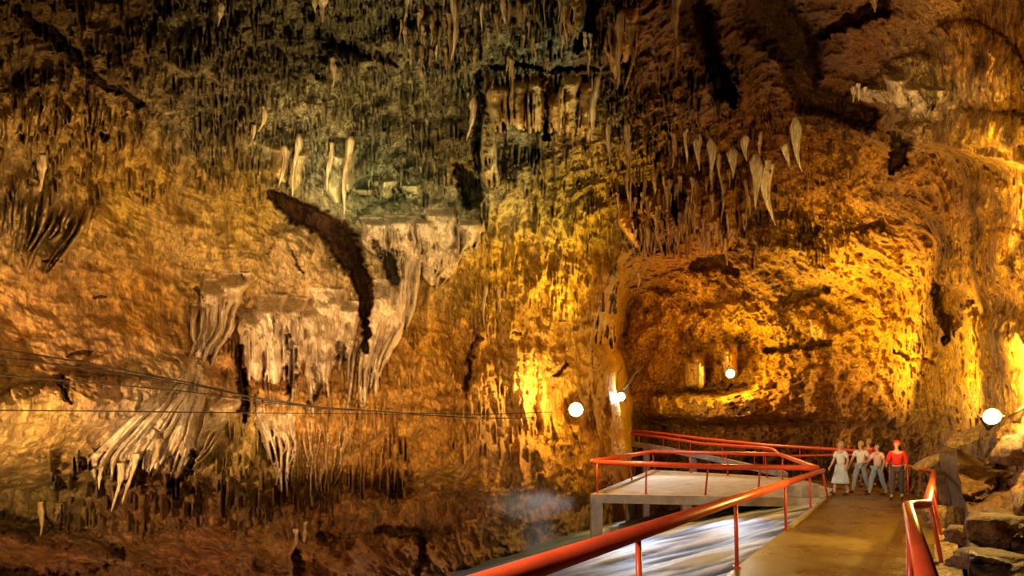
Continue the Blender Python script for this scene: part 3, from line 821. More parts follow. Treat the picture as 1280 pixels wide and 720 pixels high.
vid = -np.ones(WXg.size, int); kk = np.where(keep.ravel())[0]; vid[kk] = np.arange(len(kk))
cov = np.stack([WXg, WYg, zw], -1).reshape(-1, 3)[kk]
i_, j_ = np.meshgrid(np.arange(ny_ - 1), np.arange(nx_ - 1), indexing='ij'); a_ = i_ * nx_ + j_
qq = np.stack([a_, a_ + 1, a_ + nx_ + 1, a_ + nx_], -1).reshape(-1, 4); qq = vid[qq]; qq = qq[(qq >= 0).all(1)]
me.from_pydata(cov.tolist(), [], qq.tolist())
fa = me.attributes.new('foam', 'FLOAT', 'POINT'); fa.data.foreach_set('value', np.clip(foam.ravel()[kk], 0, 1).astype(np.float32))
wo = link_mesh('white_water', me, M_WATER)
tag(wo, 'blue and white streaks of fast water rushing down the pit beside the walkway', 'water', kind='stuff')

# ------------------------------------------------------------------ floodlights that show
def flood(px, py, d, label, col, strength, size=.16, arm=(.3, .2), cone=True):
    p = at(px, py, d)
    root = empty('flood_light', p)
    aim = (Vector((0, 0, CAMZ)) - p).normalized()
    q = aim.to_track_quat('Z', 'Y').to_matrix()
    bm = bmesh.new()
    prof = [(-.9, .45), (-.85, .7), (-.3, .8), (0, 1.0), (.12, 1.06), (.12, .92), (.02, .9)]
    rings = [[bm.verts.new(q @ Vector((r * size * math.cos(a), r * size * math.sin(a), z * size))) for a in [2 * math.pi * k / 20 for k in range(20)]] for z, r in prof]
    for a, b in zip(rings, rings[1:]):
        for k in range(20): bm.faces.new((a[k], a[(k + 1) % 20], b[(k + 1) % 20], b[k]))
    bm.faces.new(rings[0])
    from_bm('housing', bm, M_STEEL, root)
    bm = bmesh.new()
    c = bm.verts.new(q @ Vector((0, 0, .16 * size)))
    ring = [bm.verts.new(q @ Vector((.9 * size * math.cos(a), .9 * size * math.sin(a), .04 * size))) for a in [2 * math.pi * k / 20 for k in range(20)]]
    for k in range(20): bm.faces.new((c, ring[k], ring[(k + 1) % 20]))
    from_bm('lens', bm, glow_mat('lamp_glow', col, strength), root)
    bm = bmesh.new()
    side = q @ Vector((1, 0, 0))
    tube_bm(bm, [side * size * .95, side * size * 1.2 - aim * size * .3, Vector((arm[0], .5, arm[1]))], .025, 8)
    tube_bm(bm, [-side * size * .95, -side * size * 1.2 - aim * size * .3, Vector((arm[0], .5, arm[1]))], .025, 8)
    from_bm('bracket', bm, M_STEEL, root)
    tag(root, label, 'lamp')
    return p, aim
d1 = shell_min(720, 512, 14) - .55
F1 = flood(720, 512, d1, 'bright warm floodlight on the end of the near ochre wall', (1, .80, .45), 60, .25, (.1, .5))
F2 = flood(776, 496, 31, 'small cold white lamp at the gap beside the near wall edge', (.85, .93, 1), 60, .21, (.5, .9))
d3 = shell_min(913, 467, 10) - .5
F3 = flood(913, 467, d3, 'small yellow lamp at the foot of the lit column in the back niche', (1, .8, .3), 40, .22, (.1, .5))
d4 = shell_min(1240, 520, 14) - .45
F4 = flood(1240, 521, d4, 'brilliant amber floodlight low on the right-hand rock wall', (1, .80, .45), 60, .135, (.3, -.2))

# conduit at the cold lamp and the rod by the amber lamp
bm = bmesh.new(); tube_bm(bm, [at(779, 488, 31.2), at(786, 478, 32.5), at(793, 467, 34), at(803, 458, 36)], .07, 8)
tag(from_bm('lamp_conduit', bm, M_STEEL), 'thin pale conduit climbing the rock from the cold white lamp', 'conduit')
bm = bmesh.new(); tube_bm(bm, [at(1262, 521, shell_min(1262, 521) - .12), at(1290, 503, shell_min(1290, 503) - .12), at(1330, 480, shell_min(1330, 480) - .1)], .028, 8)
tag(from_bm('lamp_conduit', bm, M_PALER), 'pale rod leaning up the rock right of the amber floodlight', 'conduit')

# ------------------------------------------------------------------ cables across the left wall
def cable(pts, label, r=.022, sag=0):
    out = []
    for (x0, y0), (x1, y1) in zip(pts, pts[1:]):
        n = max(2, int(abs(x1 - x0) / 25))
        for k in range(n):
            t = k / n; out.append((x0 + (x1 - x0) * t, y0 + (y1 - y0) * t))
    out.append(pts[-1])
    ds = [shell_min(x, y, 10) - .12 for x, y in out]
    for _ in range(6):      # taut: bridge the hollows
        ds = [min(ds[i], (ds[max(i - 1, 0)] + ds[min(i + 1, len(ds) - 1)]) / 2) for i in range(len(ds))]
    bm = bmesh.new(); tube_bm(bm, [at(x, y, d) for (x, y), d in zip(out, ds)], r, 8)
    tag(from_bm('cable', bm, M_BLACK), label, 'cable', 'cables along the left wall')
cable([(-300, 384), (-60, 424), (0, 436), (120, 456), (235, 478), (320, 497), (400, 509), (500, 516), (600, 518), (690, 515)], 'topmost dark cable slanting across the left wall to the warm floodlight', .013)
cable([(-300, 402), (-60, 440), (0, 447), (150, 466), (260, 485), (330, 500), (405, 511), (470, 514), (560, 521), (650, 523)], 'second dark cable close below the topmost one on the left wall', .011)
cable([(-300, 442), (-60, 463), (0, 469), (130, 480), (240, 490), (330, 503), (440, 513)], 'third dark cable on the left wall, ending at the flowstone cascade', .010)
cable([(-300, 512), (-60, 513), (0, 513), (130, 514), (300, 516), (450, 517), (560, 520), (600, 524), (670, 522)], 'lowest dark cable, nearly level along the left wall', .010)

# ------------------------------------------------------------------ stalactites hung from the rock
NAMED = []
def stal_mesh(Lm, rm, bend=.0, seg=11, n=13, fan=False):
    bm = bmesh.new(); rings = []
    ph = [random.uniform(0, 6.28) for _ in range(5)]
    for i in range(n + 1):
        t = i / n
        r = rm * ((1 - t) ** .75 * .92 + .08) * (1 + .20 * math.sin(t * 9 + ph[0]) + .14 * math.sin(t * 21 + ph[1]) + random.uniform(-.08, .08))
        if fan:
            r = rm * 1.0 * (min(1, .35 + t / .26) if t < .26 else 1) * ((1 - max(0, t - .2) / .8) ** 1.15 * .94 + .06) * (1 + random.uniform(-.05, .05))
        if i == n: r *= .4
        c = Vector((bend * Lm * t * t + .03 * Lm * math.sin(t * 5 + ph[2]), 0, -t * Lm))
        ring = []
        for k in range(seg):
            a = 2 * math.pi * k / seg
            rr = r * (1 + (.16 * math.cos(seg * a / 2) if fan else 0) + .20 * math.sin(3 * a + ph[3]) * (1 - t) + .13 * math.sin(5 * a + ph[4]))
            ring.append(bm.verts.new(c + Vector((rr * math.cos(a), rr * math.sin(a), random.uniform(-.01, .01) * Lm))))
        rings.append(ring)
    for a, b in zip(rings, rings[1:]):
        for k in range(seg): bm.faces.new((a[k], b[k], b[(k + 1) % seg], a[(k + 1) % seg]))
    bm.faces.new(rings[0]); bm.faces.new(rings[-1][::-1])
    return bm
def stal(px, y0, y1, rpx, label, mat=None, bend=0.0, group=None, out=.4):
    fan = mat is M_STALW and rpx > 4.5
    d = shell_min(px, y0 + (y1 - y0) * .35, 6)
    rm = rpx * d / F
    d = d - rm * out
    p = at(px, y0 - 3, d); Lm = (y1 - y0 + 3) * d / F
    o = from_bm('stalactite', stal_mesh(Lm, rm, bend, 22 if fan else 11, 14, fan), mat or M_STAL)
    o.location = p
    if fan: o.scale.y = .55
    tag(o, label, 'stalactite', group)
    return o
S = M_STAL; W_ = M_STALW; B_ = M_STALD
for a in [
    (276, 8, 33, 4, 'short pale stalactite alone on the mottled upper left ceiling', S, -.1),
    (394, -12, 17, 4.5, 'left stub of two amber stalactites at the top edge, right of the upper left ceiling', S, 0),
    (405, -14, 28, 6.5, 'larger right one of two amber stalactites at the top edge', S, -.05),
    (569, -20, 78, 5, 'long thin pale stalactite hanging from the top edge left of the twin bells', S, -.06),
    (562, 40, 80, 3, 'thin brown stalactite beside the foot of the long pale one', B_, -.03),
    (630, -16, 30, 5, 'pale stalactite at the top edge above the left bell drapery', S, 0),
    (776, 20, 112, 6, 'long amber stalactite forming the tip of the dark ceiling drapery', S, -.08),
    (790, 36, 84, 4.5, 'short amber stalactite right of the long one in the dark ceiling', B_, .03),
    (846, -16, 50, 8, 'stout amber stalactite at the top edge in the dark right ceiling', S, -.02),
    (846, 60, 98, 3, 'thin brown stalactite below the stout amber one', B_, 0),
    (417, 76, 110, 4, 'thin pale stalactite under a small boss of the upper ceiling', S, -.02),
    (436, 176, 268, 5, 'tall pale stalactite column above the right side of the diagonal cleft', S, -.08),
    (413, 182, 240, 4, 'pale stalactite left of the tall one above the cleft', S, -.06),
    (372, 172, 246, 4, 'thin brown stalactite above the start of the diagonal cleft', S, -.1),
    (356, 186, 232, 4, 'thin amber stalactite at the left of the olive folds', S, -.12),
    (332, 136, 166, 3.5, 'upper slanted pale stalactite on the ceiling slope, left of the olive folds', S, -.3),
    (318, 160, 184, 3, 'small slanted stalactite below the other slanted one on the ceiling slope', S, -.3),
    (591, 120, 176, 4.5, 'pale stalactite beside the dark streaked flowstone column', S, -.1),
    (745, 100, 178, 4, 'long drip at the right side of the right bell drapery', S, -.1),
    (786, 160, 222, 4.5, 'yellow stalactite rib on the bright ceiling right of the bells', S, -.04),
    (762, 150, 205, 4, 'yellow stalactite between the right bell and the bright ceiling', S, -.03),
    (842, 168, 210, 3.5, 'thin amber stalactite left of the white row on the dark right ceiling', S, 0),
    (858, 165, 206, 2.6, 'needle thin white stalactite starting the white row on the right ceiling', W_, 0),
    (873, 170, 214, 5, 'pale knobbly stalactite second in the white row on the right ceiling', W_, .0),
    (888, 176, 226, 5.5, 'pale stalactite third in the white row on the right ceiling', W_, .04),
    (899, 196, 244, 3, 'thin long drip under the third stalactite of the white row', S, .08),
    (916, 188, 222, 6.5, 'short stout white stalactite left of the broad fan shaped one', W_, -.02),
    (931, 172, 202, 5, 'bright white teardrop stalactite above the broad fan shaped one', W_, .05),
    (944, 196, 262, 7.5, 'left lobe of the broad fan shaped white stalactite', W_, .04),
    (957, 194, 282, 9, 'broad white fan shaped stalactite, largest of the right ceiling', W_, .12),
    (983, 182, 210, 5, 'left of two bright white stalactites by the orange wall', W_, .10),
    (993, 150, 214, 6.5, 'right and longer of two bright white stalactites by the orange wall', W_, .16),
    (950, 168, 196, 3, 'thin amber stalactite over the broad fan shaped one', S, 0),
    (808, 292, 336, 3, 'thin hanging spike under the orange drip curtain, left', S, 0),
    (848, 290, 318, 3.2, 'thin hanging spike under the middle of the orange drip curtain', S, 0),
    (908, 300, 332, 3, 'thin hanging spike over the dark recess of the back wall', S, 0),
    (798, 344, 362, 2.4, 'tiny pale spike alone on the back wall', S, 0),
    (606, 360, 420, 2.2, 'hair thin drip line on the ochre wall right of the fringe curtain', S, 0),
    (624, 364, 392, 2.0, 'short thin drip line right of the hair thin one on the ochre wall', S, 0),
    (1067, 112, 128, 2.6, 'left tooth of the white row under the right overhang', W_, 0),
    (1073, 108, 126, 2.6, 'second tooth of the white row under the right overhang', W_, .05),
    (1081, 112, 124, 2.4, 'third tooth of the white row under the right overhang', W_, .05),
    (1093, -8, 16, 5, 'brown stub stalactite at the top edge of the dark right ceiling', B_, 0),
    (55, 198, 240, 5, 'stout ochre stalactite stub on the far left wall', S, -.15),
    (52, 630, 672, 4, 'small drooping stone icicle in the dark undercut at the lower left', B_, -.05),
    (72, 632, 650, 4, 'smaller stone icicle right of the drooping one in the dark undercut', B_, -.1),
    (126, 584, 612, 3, 'slender icicle under the left tip of the pale fan', S, -.08),
    (150, 582, 640, 3.6, 'long icicle under the middle of the pale fan', S, -.15),
    (168, 570, 630, 3.6, 'slanted icicle under the right half of the pale fan', S, -.25),
    (196, 552, 592, 4, 'slanted pale drip from the upper step of the fan', S, -.2),
    (382, 655, 690, 3, 'pale icicle low on the clay foot of the left wall', S, -.2),
    (370, 664, 688, 3, 'thin icicle left of the pale one on the clay foot', S, -.1),
]:
    stal(*a)
for i in range(90):
    x = random.gauss(852, 42); y = random.uniform(215, 300); l = random.uniform(14, 34)
    if not 770 < x < 940: continue
    stal(x, y, y + l, random.uniform(1.6, 2.8), 'small amber stalactite in the dense fringe over the back wall', random.choice((S, S, B_)), random.uniform(-.05, .05), 'small stalactites over the back wall')
for i in range(60):
    x = random.uniform(500, 740); y = random.uniform(-10, 80); l = random.uniform(14, 34)
    stal(x, y, y + l, random.uniform(1.6, 3), 'small olive stalactite in the mottled ceiling above the twin bells', random.choice((S, B_, B_)), random.uniform(-.05, .05), 'small stalactites above the twin bells')

# ------------------------------------------------------------------ loose rocks
def boulder(name, loc, size, mat, label, seed, rot=0.0, cat='rock', sub=4, tilt=0.0):
    bm = bmesh.new(); bmesh.ops.create_icosphere(bm, subdivisions=sub, radius=1)
    co_ = np.array([v.co[:] for v in bm.verts], np.float32)
    n = fbm(co_[:, 0], co_[:, 1], co_[:, 2], .9, 4, off=seed * 3.3) * .42
    r2 = fbm(co_[:, 0], co_[:, 1], co_[:, 2], 2.4, 2, off=seed * 5.1, ridged=True) * .10
    for v, a, b in zip(bm.verts, n, r2):
        v.co *= 1 + a + b
        for ax in range(3):         # flattened, broken faces
            lim = .78
            if abs(v.co[ax]) > lim: v.co[ax] = math.copysign(lim + (abs(v.co[ax]) - lim) * .3, v.co[ax])
        v.co = Vector((v.co.x * size[0], v.co.y * size[1], v.co.z * size[2]))
    o = from_bm(name, bm, mat); o.location = loc; o.rotation_euler = (0, tilt, rot)
    return tag(o, label, cat)
def on_bank(px, py, k=0): return shell_min(px, py, 3) + k
boulder('boulder', at(1187, 648, 12.2), (.34, .5, .30), M_PALER, 'squared pale boulder at the end of the rubble strip by the right handrail', 2, .4)
boulder('boulder', at(1222, 672, 10.2), (.42, .5, .2), M_ROCKB, 'flat slanted boulder right of the rubble strip', 3, .3)
boulder('boulder', at(1262, 664, 9.2), (.36, .6, .28), M_ROCKB, 'rounded dark boulder at the right edge of the picture', 4, .8)
boulder('boulder', at(1240, 704, 8.2), (.45, .5, .18), M_ROCKB, 'low brown boulder at the bottom right corner', 5, .2)
boulder('boulder', F4[0] + Vector((.62, -.35, -.55)), (.72, .7, .34), M_ROCKB, 'rounded brown boulder added to shade the bank under the amber floodlight on the right', 6, .0)  # added blocker: keeps the amber lamp's light off the bank below
boulder('slanted_rock', at(1209, 546, shell_min(1209, 546, 8) - .1), (.52, .3, .12), M_PALER, 'long lit rock sliver slanting down left of the amber floodlight', 7, 0, tilt=-.48)
boulder('slanted_rock', at(1160, 578, 19.6), (.5, .3, .13), M_PALER, 'pale crooked rock sliver above the bend of the right handrail', 8, 0, tilt=-.5)

# ------------------------------------------------------------------ thin mist hanging over the pit
def mist(loc, size, dens, label, seed):
    m = bpy.data.materials.new('mist'); m.use_nodes = True; nt = m.node_tree; nt.nodes.clear(); L = nt.links
    out = nt.nodes.new('ShaderNodeOutputMaterial'); v = nt.nodes.new('ShaderNodeVolumePrincipled')
    v.inputs['Color'].default_value = (.9, .92, 1, 1); v.inputs['Anisotropy'].default_value = .2
    tc = nt.nodes.new('ShaderNodeTexCoord'); n = N(nt, 'ShaderNodeTexNoise', i_Scale=2.2, i_Detail=3.0)
    L.new(tc.outputs['Object'], n.inputs['Vector'])
    ln = N(nt, 'ShaderNodeVectorMath', operation='LENGTH'); L.new(tc.outputs['Object'], ln.inputs[0])
    fo = N(nt, 'ShaderNodeMapRange'); fo.inputs[1].default_value = .25; fo.inputs[2].default_value = .95; fo.inputs[3].default_value = 1; fo.inputs[4].default_value = 0
    L.new(ln.outputs['Value'], fo.inputs[0])
    mr = N(nt, 'ShaderNodeMapRange'); mr.inputs[1].default_value = .35; mr.inputs[2].default_value = .7; mr.inputs[4].default_value = dens
    L.new(n.outputs['Fac'], mr.inputs[0])
    mu = N(nt, 'ShaderNodeMath', operation='MULTIPLY'); L.new(mr.outputs[0], mu.inputs[0]); L.new(fo.outputs[0], mu.inputs[1])
    L.new(mu.outputs[0], v.inputs['Density']); L.new(v.outputs[0], out.inputs['Volume'])
    bm = bmesh.new(); bmesh.ops.create_icosphere(bm, subdivisions=3, radius=1)
    o = from_bm('mist', bm, m); o.location = loc; o.scale = size
    tag(o, label, 'mist', kind='stuff')
mist(at(662, 630, 18.2), (1.5, .8, .55), 1.1, 'pale wisp of mist against the ochre wall left of the platform', 1)
mist(at(672, 672, 17.2), (.6, .5, 1.0), .7, 'faint upright veil of mist over the left end of the water', 2)
# ------------------------------------------------------------------ people
M_SKIN = plain_mat('skin', (.58, .34, .22), rough=.5, var=.08)
M_HAIR = plain_mat('dark_hair', (.05, .03, .02), rough=.5, scale=40)
M_HAIRT = plain_mat('tan_hair', (.42, .27, .12), rough=.5, scale=40)
M_EYE = plain_mat('eye_dark', (.03, .02, .02), rough=.2)
def cloth(name, c): return plain_mat(name, c, rough=.85, var=.12, scale=14, bump=.3, bdist=.01)
M_WHITE = cloth('white_cloth', (.80, .80, .80)); M_PALEB = cloth('pale_blue_cloth', (.58, .68, .74)); M_GREY = cloth('grey_blue_cloth', (.34, .38, .40))
M_PEACH = cloth('peach_cloth', (.85, .55, .42)); M_REDC = cloth('red_cloth', (.75, .03, .015)); M_DARK = cloth('dark_cloth', (.10, .07, .06)); M_SHOE = cloth('dark_shoe', (.05, .04, .04))

def skin_obj(name, verts, edges, radii, mat, parent, sub=2):
    me = bpy.data.meshes.new(name); me.from_pydata([tuple(v) for v in verts], edges, [])
    me.materials.append(mat)
    o = bpy.data.objects.new(name, me); COL.objects.link(o); o.parent = parent
    sk = o.modifiers.new('skin', 'SKIN'); sk.use_smooth_shade = True; sk.branch_smoothing = .4
    for i, r in enumerate(radii):
        r = r if isinstance(r, tuple) else (r, r)
        me.skin_vertices[0].data[i].radius = r
        me.skin_vertices[0].data[i].use_root = (i == 0)
    s = o.modifiers.new('subdivision', 'SUBSURF'); s.levels = sub; s.render_levels = sub
    return o

def person(loc, rz, label, top, bottom, hair, stride=.22, height=1.68, arm=(.15, -.2), bend=(0, 0), skirt=False, hood=None, hairlen=.0, lean=0.0):
    root = empty('person', loc, rz)
    k = height / 1.72
    V, E, R = [], [], []
    def add(p, r, parent=None):
        V.append(Vector(p) * k); R.append((r * k, r * k) if not isinstance(r, tuple) else (r[0] * k, r[1] * k))
        if parent is not None: E.append((parent, len(V) - 1))
        return len(V) - 1
    ly = -lean
    pel = add((0, 0, .96), (.125, .10))
    sp = add((0, ly * .3, 1.12), (.115, .09), pel); ch = add((0, ly * .7, 1.32), (.14, .10), sp)
    nb = add((0, ly, 1.44), .065, ch); nk = add((0, ly - .01, 1.50), .05, nb)
    hl = add((0, ly - .035, 1.555), (.062, .07), nk); hm = add((0, ly - .02, 1.63), (.074, .092), hl); ht = add((0, ly, 1.70), (.055, .07), hm)
    add((0, ly - .125, 1.605), .013, hl)                                 # nose
    for s in (-1, 1): add((s * .078, ly - .01, 1.60), .012, hm)          # ears
    J = {}
    for s, sw, bd in ((-1, arm[0], bend[0]), (1, arm[1], bend[1])):
        sh = add((s * .165, ly, 1.40), .058, ch)
        el = add((s * .215, ly - sw * .6, 1.13 + abs(sw) * .08), .042, sh)
        wr = add((s * .21, ly - sw - .10 - bd * .16, .90 + abs(sw) * .16 + bd * .22), .028, el)
        d = (V[wr] - V[el]).normalized()
        pm = len(V); V.append(V[wr] + d * .065 * k); R.append((.036 * k, .02 * k)); E.append((wr, pm))
        for f, (off, ln) in enumerate(((-.028, .072), (-.010, .082), (.010, .076), (.027, .060))):
            b = len(V); V.append(V[pm] + Vector((0, off, 0)) * k + d * .035 * k); R.append((.009 * k,) * 2); E.append((pm, b))
            c = len(V); V.append(V[b] + (d * .8 + Vector((-s * .35, 0, 0))).normalized() * ln * .55 * k); R.append((.008 * k,) * 2); E.append((b, c))
            e = len(V); V.append(V[c] + (d * .4 + Vector((-s * .8, 0, 0))).normalized() * ln * .4 * k); R.append((.006 * k,) * 2); E.append((c, e))
        th = len(V); V.append(V[wr] + d * .03 * k + Vector((0, -.045, 0)) * k); R.append((.011 * k,) * 2); E.append((wr, th))
        t2 = len(V); V.append(V[th] + (d * .045 + Vector((0, -.018, 0))) * k); R.append((.008 * k,) * 2); E.append((th, t2))
        J[s] = (sh, el, wr)
    legs = {}
    for s, st in ((-1, stride), (1, -stride)):
        hp = add((s * .09, 0, .90), .09, pel)
        kn = add((s * .10, -st * .55 - .03, .50), .062, hp)
        an = add((s * .10, -st + (.05 if st < 0 else 0), .095 + (.03 if st < 0 else 0)), .04, kn)
        he = add((s * .105, -st - .05, .045), .036, an); to = add((s * .11, -st - .20, .03), .03, he)
        legs[s] = (hp, kn, an, he, to)
    skin_obj('body', V, E, R, M_SKIN, root)
    for s in (-1, 1):
        bm = bmesh.new(); bmesh.ops.create_uvsphere(bm, u_segments=8, v_segments=6, radius=.011 * k)
        o = from_bm('eye', bm, M_EYE, root); o.location = Vector((s * .03, ly - .108, 1.635)) * k
    # shirt: torso and sleeves, ending at neck, cuffs and hem
    tv = [V[pel] + Vector((0, 0, -.02)) * k, V[sp], V[ch], V[nb] + Vector((0, 0, -.015)) * k]; te = [(0, 1), (1, 2), (2, 3)]; tr = [(.155 * k, .125 * k), (.142 * k, .115 * k), (.165 * k, .125 * k), (.08 * k, .075 * k)]
    for s in (-1, 1):
        sh, el, wr = J[s]; n = len(tv)
        tv += [V[sh], V[el], V[el] * .25 + V[wr] * .75] if hood else [V[sh], V[sh] * .25 + V[el] * .75]
        tr += [(.078 * k,) * 2, (.062 * k,) * 2, (.05 * k,) * 2] if hood else [(.078 * k,) * 2, (.07 * k,) * 2]
        te += [(2, n)] + [(n + i, n + i + 1) for i in range(2 if hood else 1)]
    skin_obj('jacket' if hood else 'shirt', tv, te, tr, top, root)
    if skirt:
        bm = bmesh.new(); rings = []
        for t in range(9):
            u = t / 8; r = .155 + .14 * u
            ring = []
            for a in range(28):
                an_ = 2 * math.pi * a / 28; rr = (r + .014 * math.sin(an_ * 7) * u) * k
                ring.append(bm.verts.new((rr * math.cos(an_), rr * .82 * math.sin(an_) , (1.0 - .62 * u) * k)))
            rings.append(ring)
        for a, b in zip(rings, rings[1:]):
            for q in range(28): bm.faces.new((a[q], a[(q + 1) % 28], b[(q + 1) % 28], b[q]))
        o = from_bm('skirt', bm, bottom, root); so = o.modifiers.new('thick', 'SOLIDIFY'); so.thickness = .012
    else:
        pv = [V[pel], ]; pe = []; pr_ = [(.15 * k, .125 * k)]
        for s in (-1, 1):
            hp, kn, an, _, _ = legs[s]; n = len(pv)
            pv += [V[hp], V[kn], V[an] * .92 + V[kn] * .08]; pr_ += [(.105 * k,) * 2, (.08 * k,) * 2, (.062 * k,) * 2]; pe += [(0, n), (n, n + 1), (n + 1, n + 2)]
        skin_obj('trousers', pv, pe, pr_, bottom, root)
    for s in (-1, 1):
        _, _, an, he, to = legs[s]
        skin_obj('shoe', [V[he] + Vector((0, .04, 0)) * k, V[he], V[to] + Vector((0, -.02, .0))], [(0, 1), (1, 2)], [.046 * k, .046 * k, .038 * k], M_SHOE, root, 1)
    # hair cap (or a hood)
    bm = bmesh.new(); bmesh.ops.create_uvsphere(bm, u_segments=18, v_segments=12, radius=1)
    for v in bm.verts:
        x, y, z = v.co
        if y < -.35 and z < .45: y = -.30 + y * .05      # open at the face
        lo = 1.0 + hairlen * max(0, -z)
        v.co = Vector((x * .094, y * .112 + .018, z * .108 * (lo if z < 0 else 1))) * k
    o = from_bm('hood' if hood else 'hair', bm, hood or hair, root); o.location = Vector((0, ly + .0, 1.655)) * k
    tag(root, label, 'person')
    return root

def ground(px, d): return ((px - CX) / F * d, d, .012)
person(ground(1051, 20.6), math.radians(-70), 'person in white top and long pale blue skirt, leftmost of the walking group', M_WHITE, M_PALEB, M_HAIRT, .16, 1.70, (.12, -.12), skirt=True, hairlen=.6)
person(ground(1076, 21.6), math.radians(-60), 'person in a white shirt and grey trousers beside the one in a pale skirt', M_WHITE, M_GREY, M_HAIRT, .26, 1.72, (.2, -.22), bend=(0, .4))
person(ground(1097, 20.6), math.radians(-75), 'person in a peach shirt walking just left of the red jacket', M_PEACH, M_GREY, M_HAIR, .22, 1.64, (.25, -.1), bend=(.6, 0), hairlen=.8)
person(ground(1121, 18.9), math.radians(-40), 'person in a bright red hooded jacket behind the right handrail', M_REDC, M_DARK, M_HAIR, .2, 1.72, (.14, -.2), bend=(.5, .3), hood=M_REDC)
person(ground(1086, 24.4), math.radians(-60), 'person in a red shirt at the back, half hidden by the pale clothed group', M_REDC, M_DARK, M_HAIRT, .2, 1.82, (.1, -.15))
# ------------------------------------------------------------------ lights
def lamp(name, loc, power, col, radius=.1, kind='POINT', target=None, angle=60, blend=.5):
    l = bpy.data.lights.new(name, kind); l.energy = power; l.color = col
    l.shadow_soft_size = radius
    o = bpy.data.objects.new(name, l); COL.objects.link(o); o.location = loc
    if kind == 'SPOT':
        l.spot_size = math.radians(angle); l.spot_blend = blend
        o.rotation_euler = (Vector(target) - Vector(loc)).to_track_quat('-Z', 'Y').to_euler()
    return o
WARM = (1.0, .70, .36); AMBER = (1.0, .52, .12); ORANGE = (1.0, .42, .06)
# unseen show-cave floodlights, several within the view, plus added fills
lamp('flood_wall', (-6.2, 6.6, .6), 2300, (1, .66, .29), .10, 'SPOT', at(230, 400, 14), 95, .8)
lamp('flood_wall_middle', (-3.6, 11.6, 1.2), 1300, (1, .66, .30), .10, 'SPOT', at(430, 420, 17), 90, .8)
lamp('fill_wall_front', (-1.0, 4.5, 2.8), 850, (1, .66, .30), .12, 'SPOT', at(260, 400, 13), 70, .8)  # unseen frontal fill, added to light upward faces of the flowstone
lamp('flood_wall_far', (2.4, 11.0, .4), 1300, (1, .54, .17), .12, 'SPOT', at(570, 420, 19), 76, .8)
lamp('flood_ceiling', (-4.5, 13.2, 5.0), 900, (1, .82, .38), .08, 'SPOT', at(470, 120, 15), 84, .9)
lamp('flood_ceiling_side', (3.2, 13.0, 6.0), 650, (.88, .95, .58), .08, 'SPOT', at(560, 160, 17), 90, .8)
lamp('flood_left_top', (-7.2, 9.0, 3.4), 260, (1, .66, .22), .08, 'SPOT', at(180, 110, 10), 110, .8)
lamp('fill_ceiling_front', (-2.0, 8.0, 3.6), 1150, (1, .84, .44), .08, 'SPOT', at(480, 30, 12.5), 80, .8)  # unseen light added to brighten the top of the ceiling
lamp('flood_ceiling_bells', (-.6, 14.5, 6.2), 260, (1, .78, .36), .08, 'SPOT', at(690, 125, 16), 60, .8)
lamp('fill_right_front', (3.2, 5.5, 3.2), 2600, (1, .62, .14), .1, 'SPOT', at(1205, 300, 14), 58, .8)  # unseen fill from the camera side, added for the right wall
lamp('fill_people', (5.5, 13.0, 3.4), 900, (1, .84, .66), .1, 'SPOT', (11.2, 21, 1.0), 36, .8)  # unseen fill added to brighten the walking group
# the lamps that are seen, then unseen floods with no fixture
def glow_at(P, aim, power, col, back=.35):
    lamp('lamp_light', P + aim * back, power, col, .06)
glow_at(*F1, 420, (1, .60, .14), 1.0)
lamp('lamp_beam', F1[0] + F1[1] * 1.2, 650, (1, .60, .14), .06, 'SPOT', at(560, 330, 20), 130, .8)
glow_at(*F2, 420, (.8, .88, 1.0))
glow_at(*F3, 900, (1, .6, .08))
lamp('lamp_light', F4[0] + Vector((-.2, -.45, .6)), 600, (1, .62, .12), .06)
lamp('lamp_beam', F4[0] + F4[1] * .4, 1000, (1, .62, .13), .06, 'SPOT', F4[0] + Vector((-2.6, -.5, -.6)), 76, .5)
lamp('lamp_beam', F4[0] + F4[1] * .4, 1500, (1, .60, .13), .06, 'SPOT', (4.8, 7.6, .9), 30, .7)
lamp('flood_right', at(985, 520, 25), 5600, (1, .62, .10), .10, 'SPOT', at(1120, 380, 25), 104, .8)
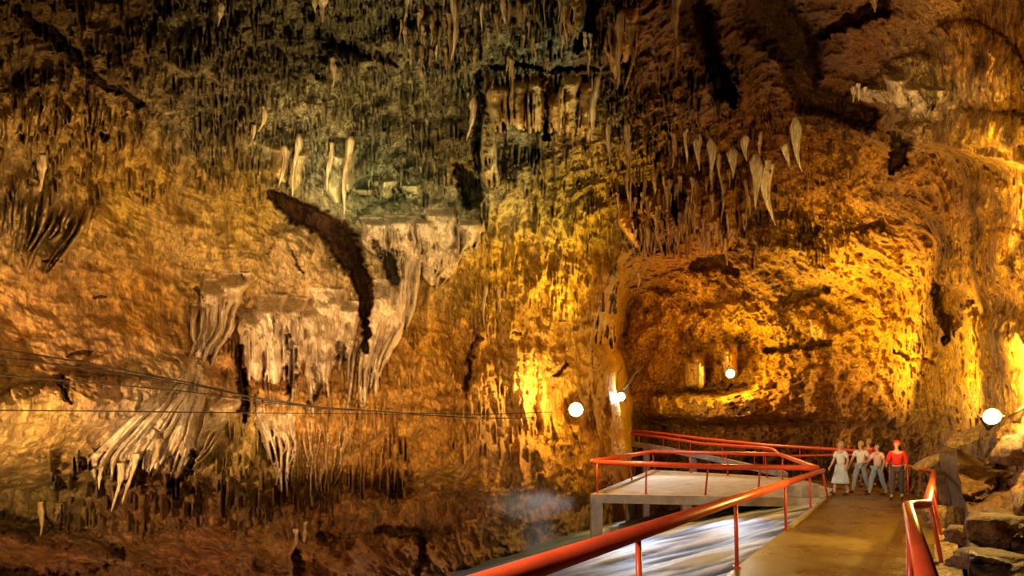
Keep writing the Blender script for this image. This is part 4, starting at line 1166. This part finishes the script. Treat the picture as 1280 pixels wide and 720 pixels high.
lamp('fill_right_near', at(1100, 545, 14), 3400, (1, .64, .12), .10, 'SPOT', at(1180, 400, 18), 84, .8)  # unseen light in open air, added to brighten the right wall
lamp('flood_right_top', at(1225, 330, 10.0), 900, (1, .66, .26), .1, 'SPOT', at(1190, 110, 13), 90, .7)
lamp('flood_back', at(850, 505, 31), 950, (1, .52, .07), .12, 'SPOT', at(900, 400, 38), 120, .8)
lamp('flood_middle', at(770, 430, 22), 1300, (1, .66, .08), .1, 'SPOT', at(715, 300, 22), 100, .8)
lamp('lamp_beam', F2[0] + F2[1] * .5, 1500, (1, .92, .82), .08, 'SPOT', (7.4, 25.5, .3), 70, .8)
for x, y, e in ((6.6, 19.7, 200), (3.6, 20.4, 480)):
    lamp('fill_pit', (x, y, .75), e, (.62, .80, 1.0), .12, 'SPOT', (x - 1.8, y - 3.2, -1.3), 110, .7)  # unseen cool lights added to brighten the water
lamp('fill_pit', (Lx(11) - .2, 11, -.45), 160, (.66, .80, 1.0), .12, 'SPOT', (Lx(11) - 3, 14, -1.6), 120, .7)  # one more unseen cool fill, below the walkway edge
lamp('flood_path', (-2.6, 2.4, 2.4), 1100, (1, .76, .58), .15, 'SPOT', (.6, 4.6, .9), 70, .8)

# ------------------------------------------------------------------ world, camera, colour
w = bpy.data.worlds.new('cave_dark'); w.use_nodes = True
w.node_tree.nodes['Background'].inputs[0].default_value = (.02, .012, .006, 1)
w.node_tree.nodes['Background'].inputs[1].default_value = .12
SC.world = w
cam = bpy.data.cameras.new('camera'); co = bpy.data.objects.new('camera', cam); COL.objects.link(co)
co.location = (0, 0, CAMZ); co.rotation_euler = (math.pi / 2, 0, 0)
cam.sensor_width = 36; cam.lens = F / 1280 * 36; cam.shift_y = (HZ - 360) / 1280; cam.clip_start = .05; cam.clip_end = 200
SC.camera = co
SC.view_settings.view_transform = 'Standard'; SC.view_settings.look = 'None'
SC.view_settings.exposure = 0; SC.view_settings.gamma = 1; SC.view_settings.use_curve_mapping = False
SC.cycles.use_denoising = True
SC.cycles.max_bounces = 5; SC.cycles.diffuse_bounces = 2; SC.cycles.glossy_bounces = 2
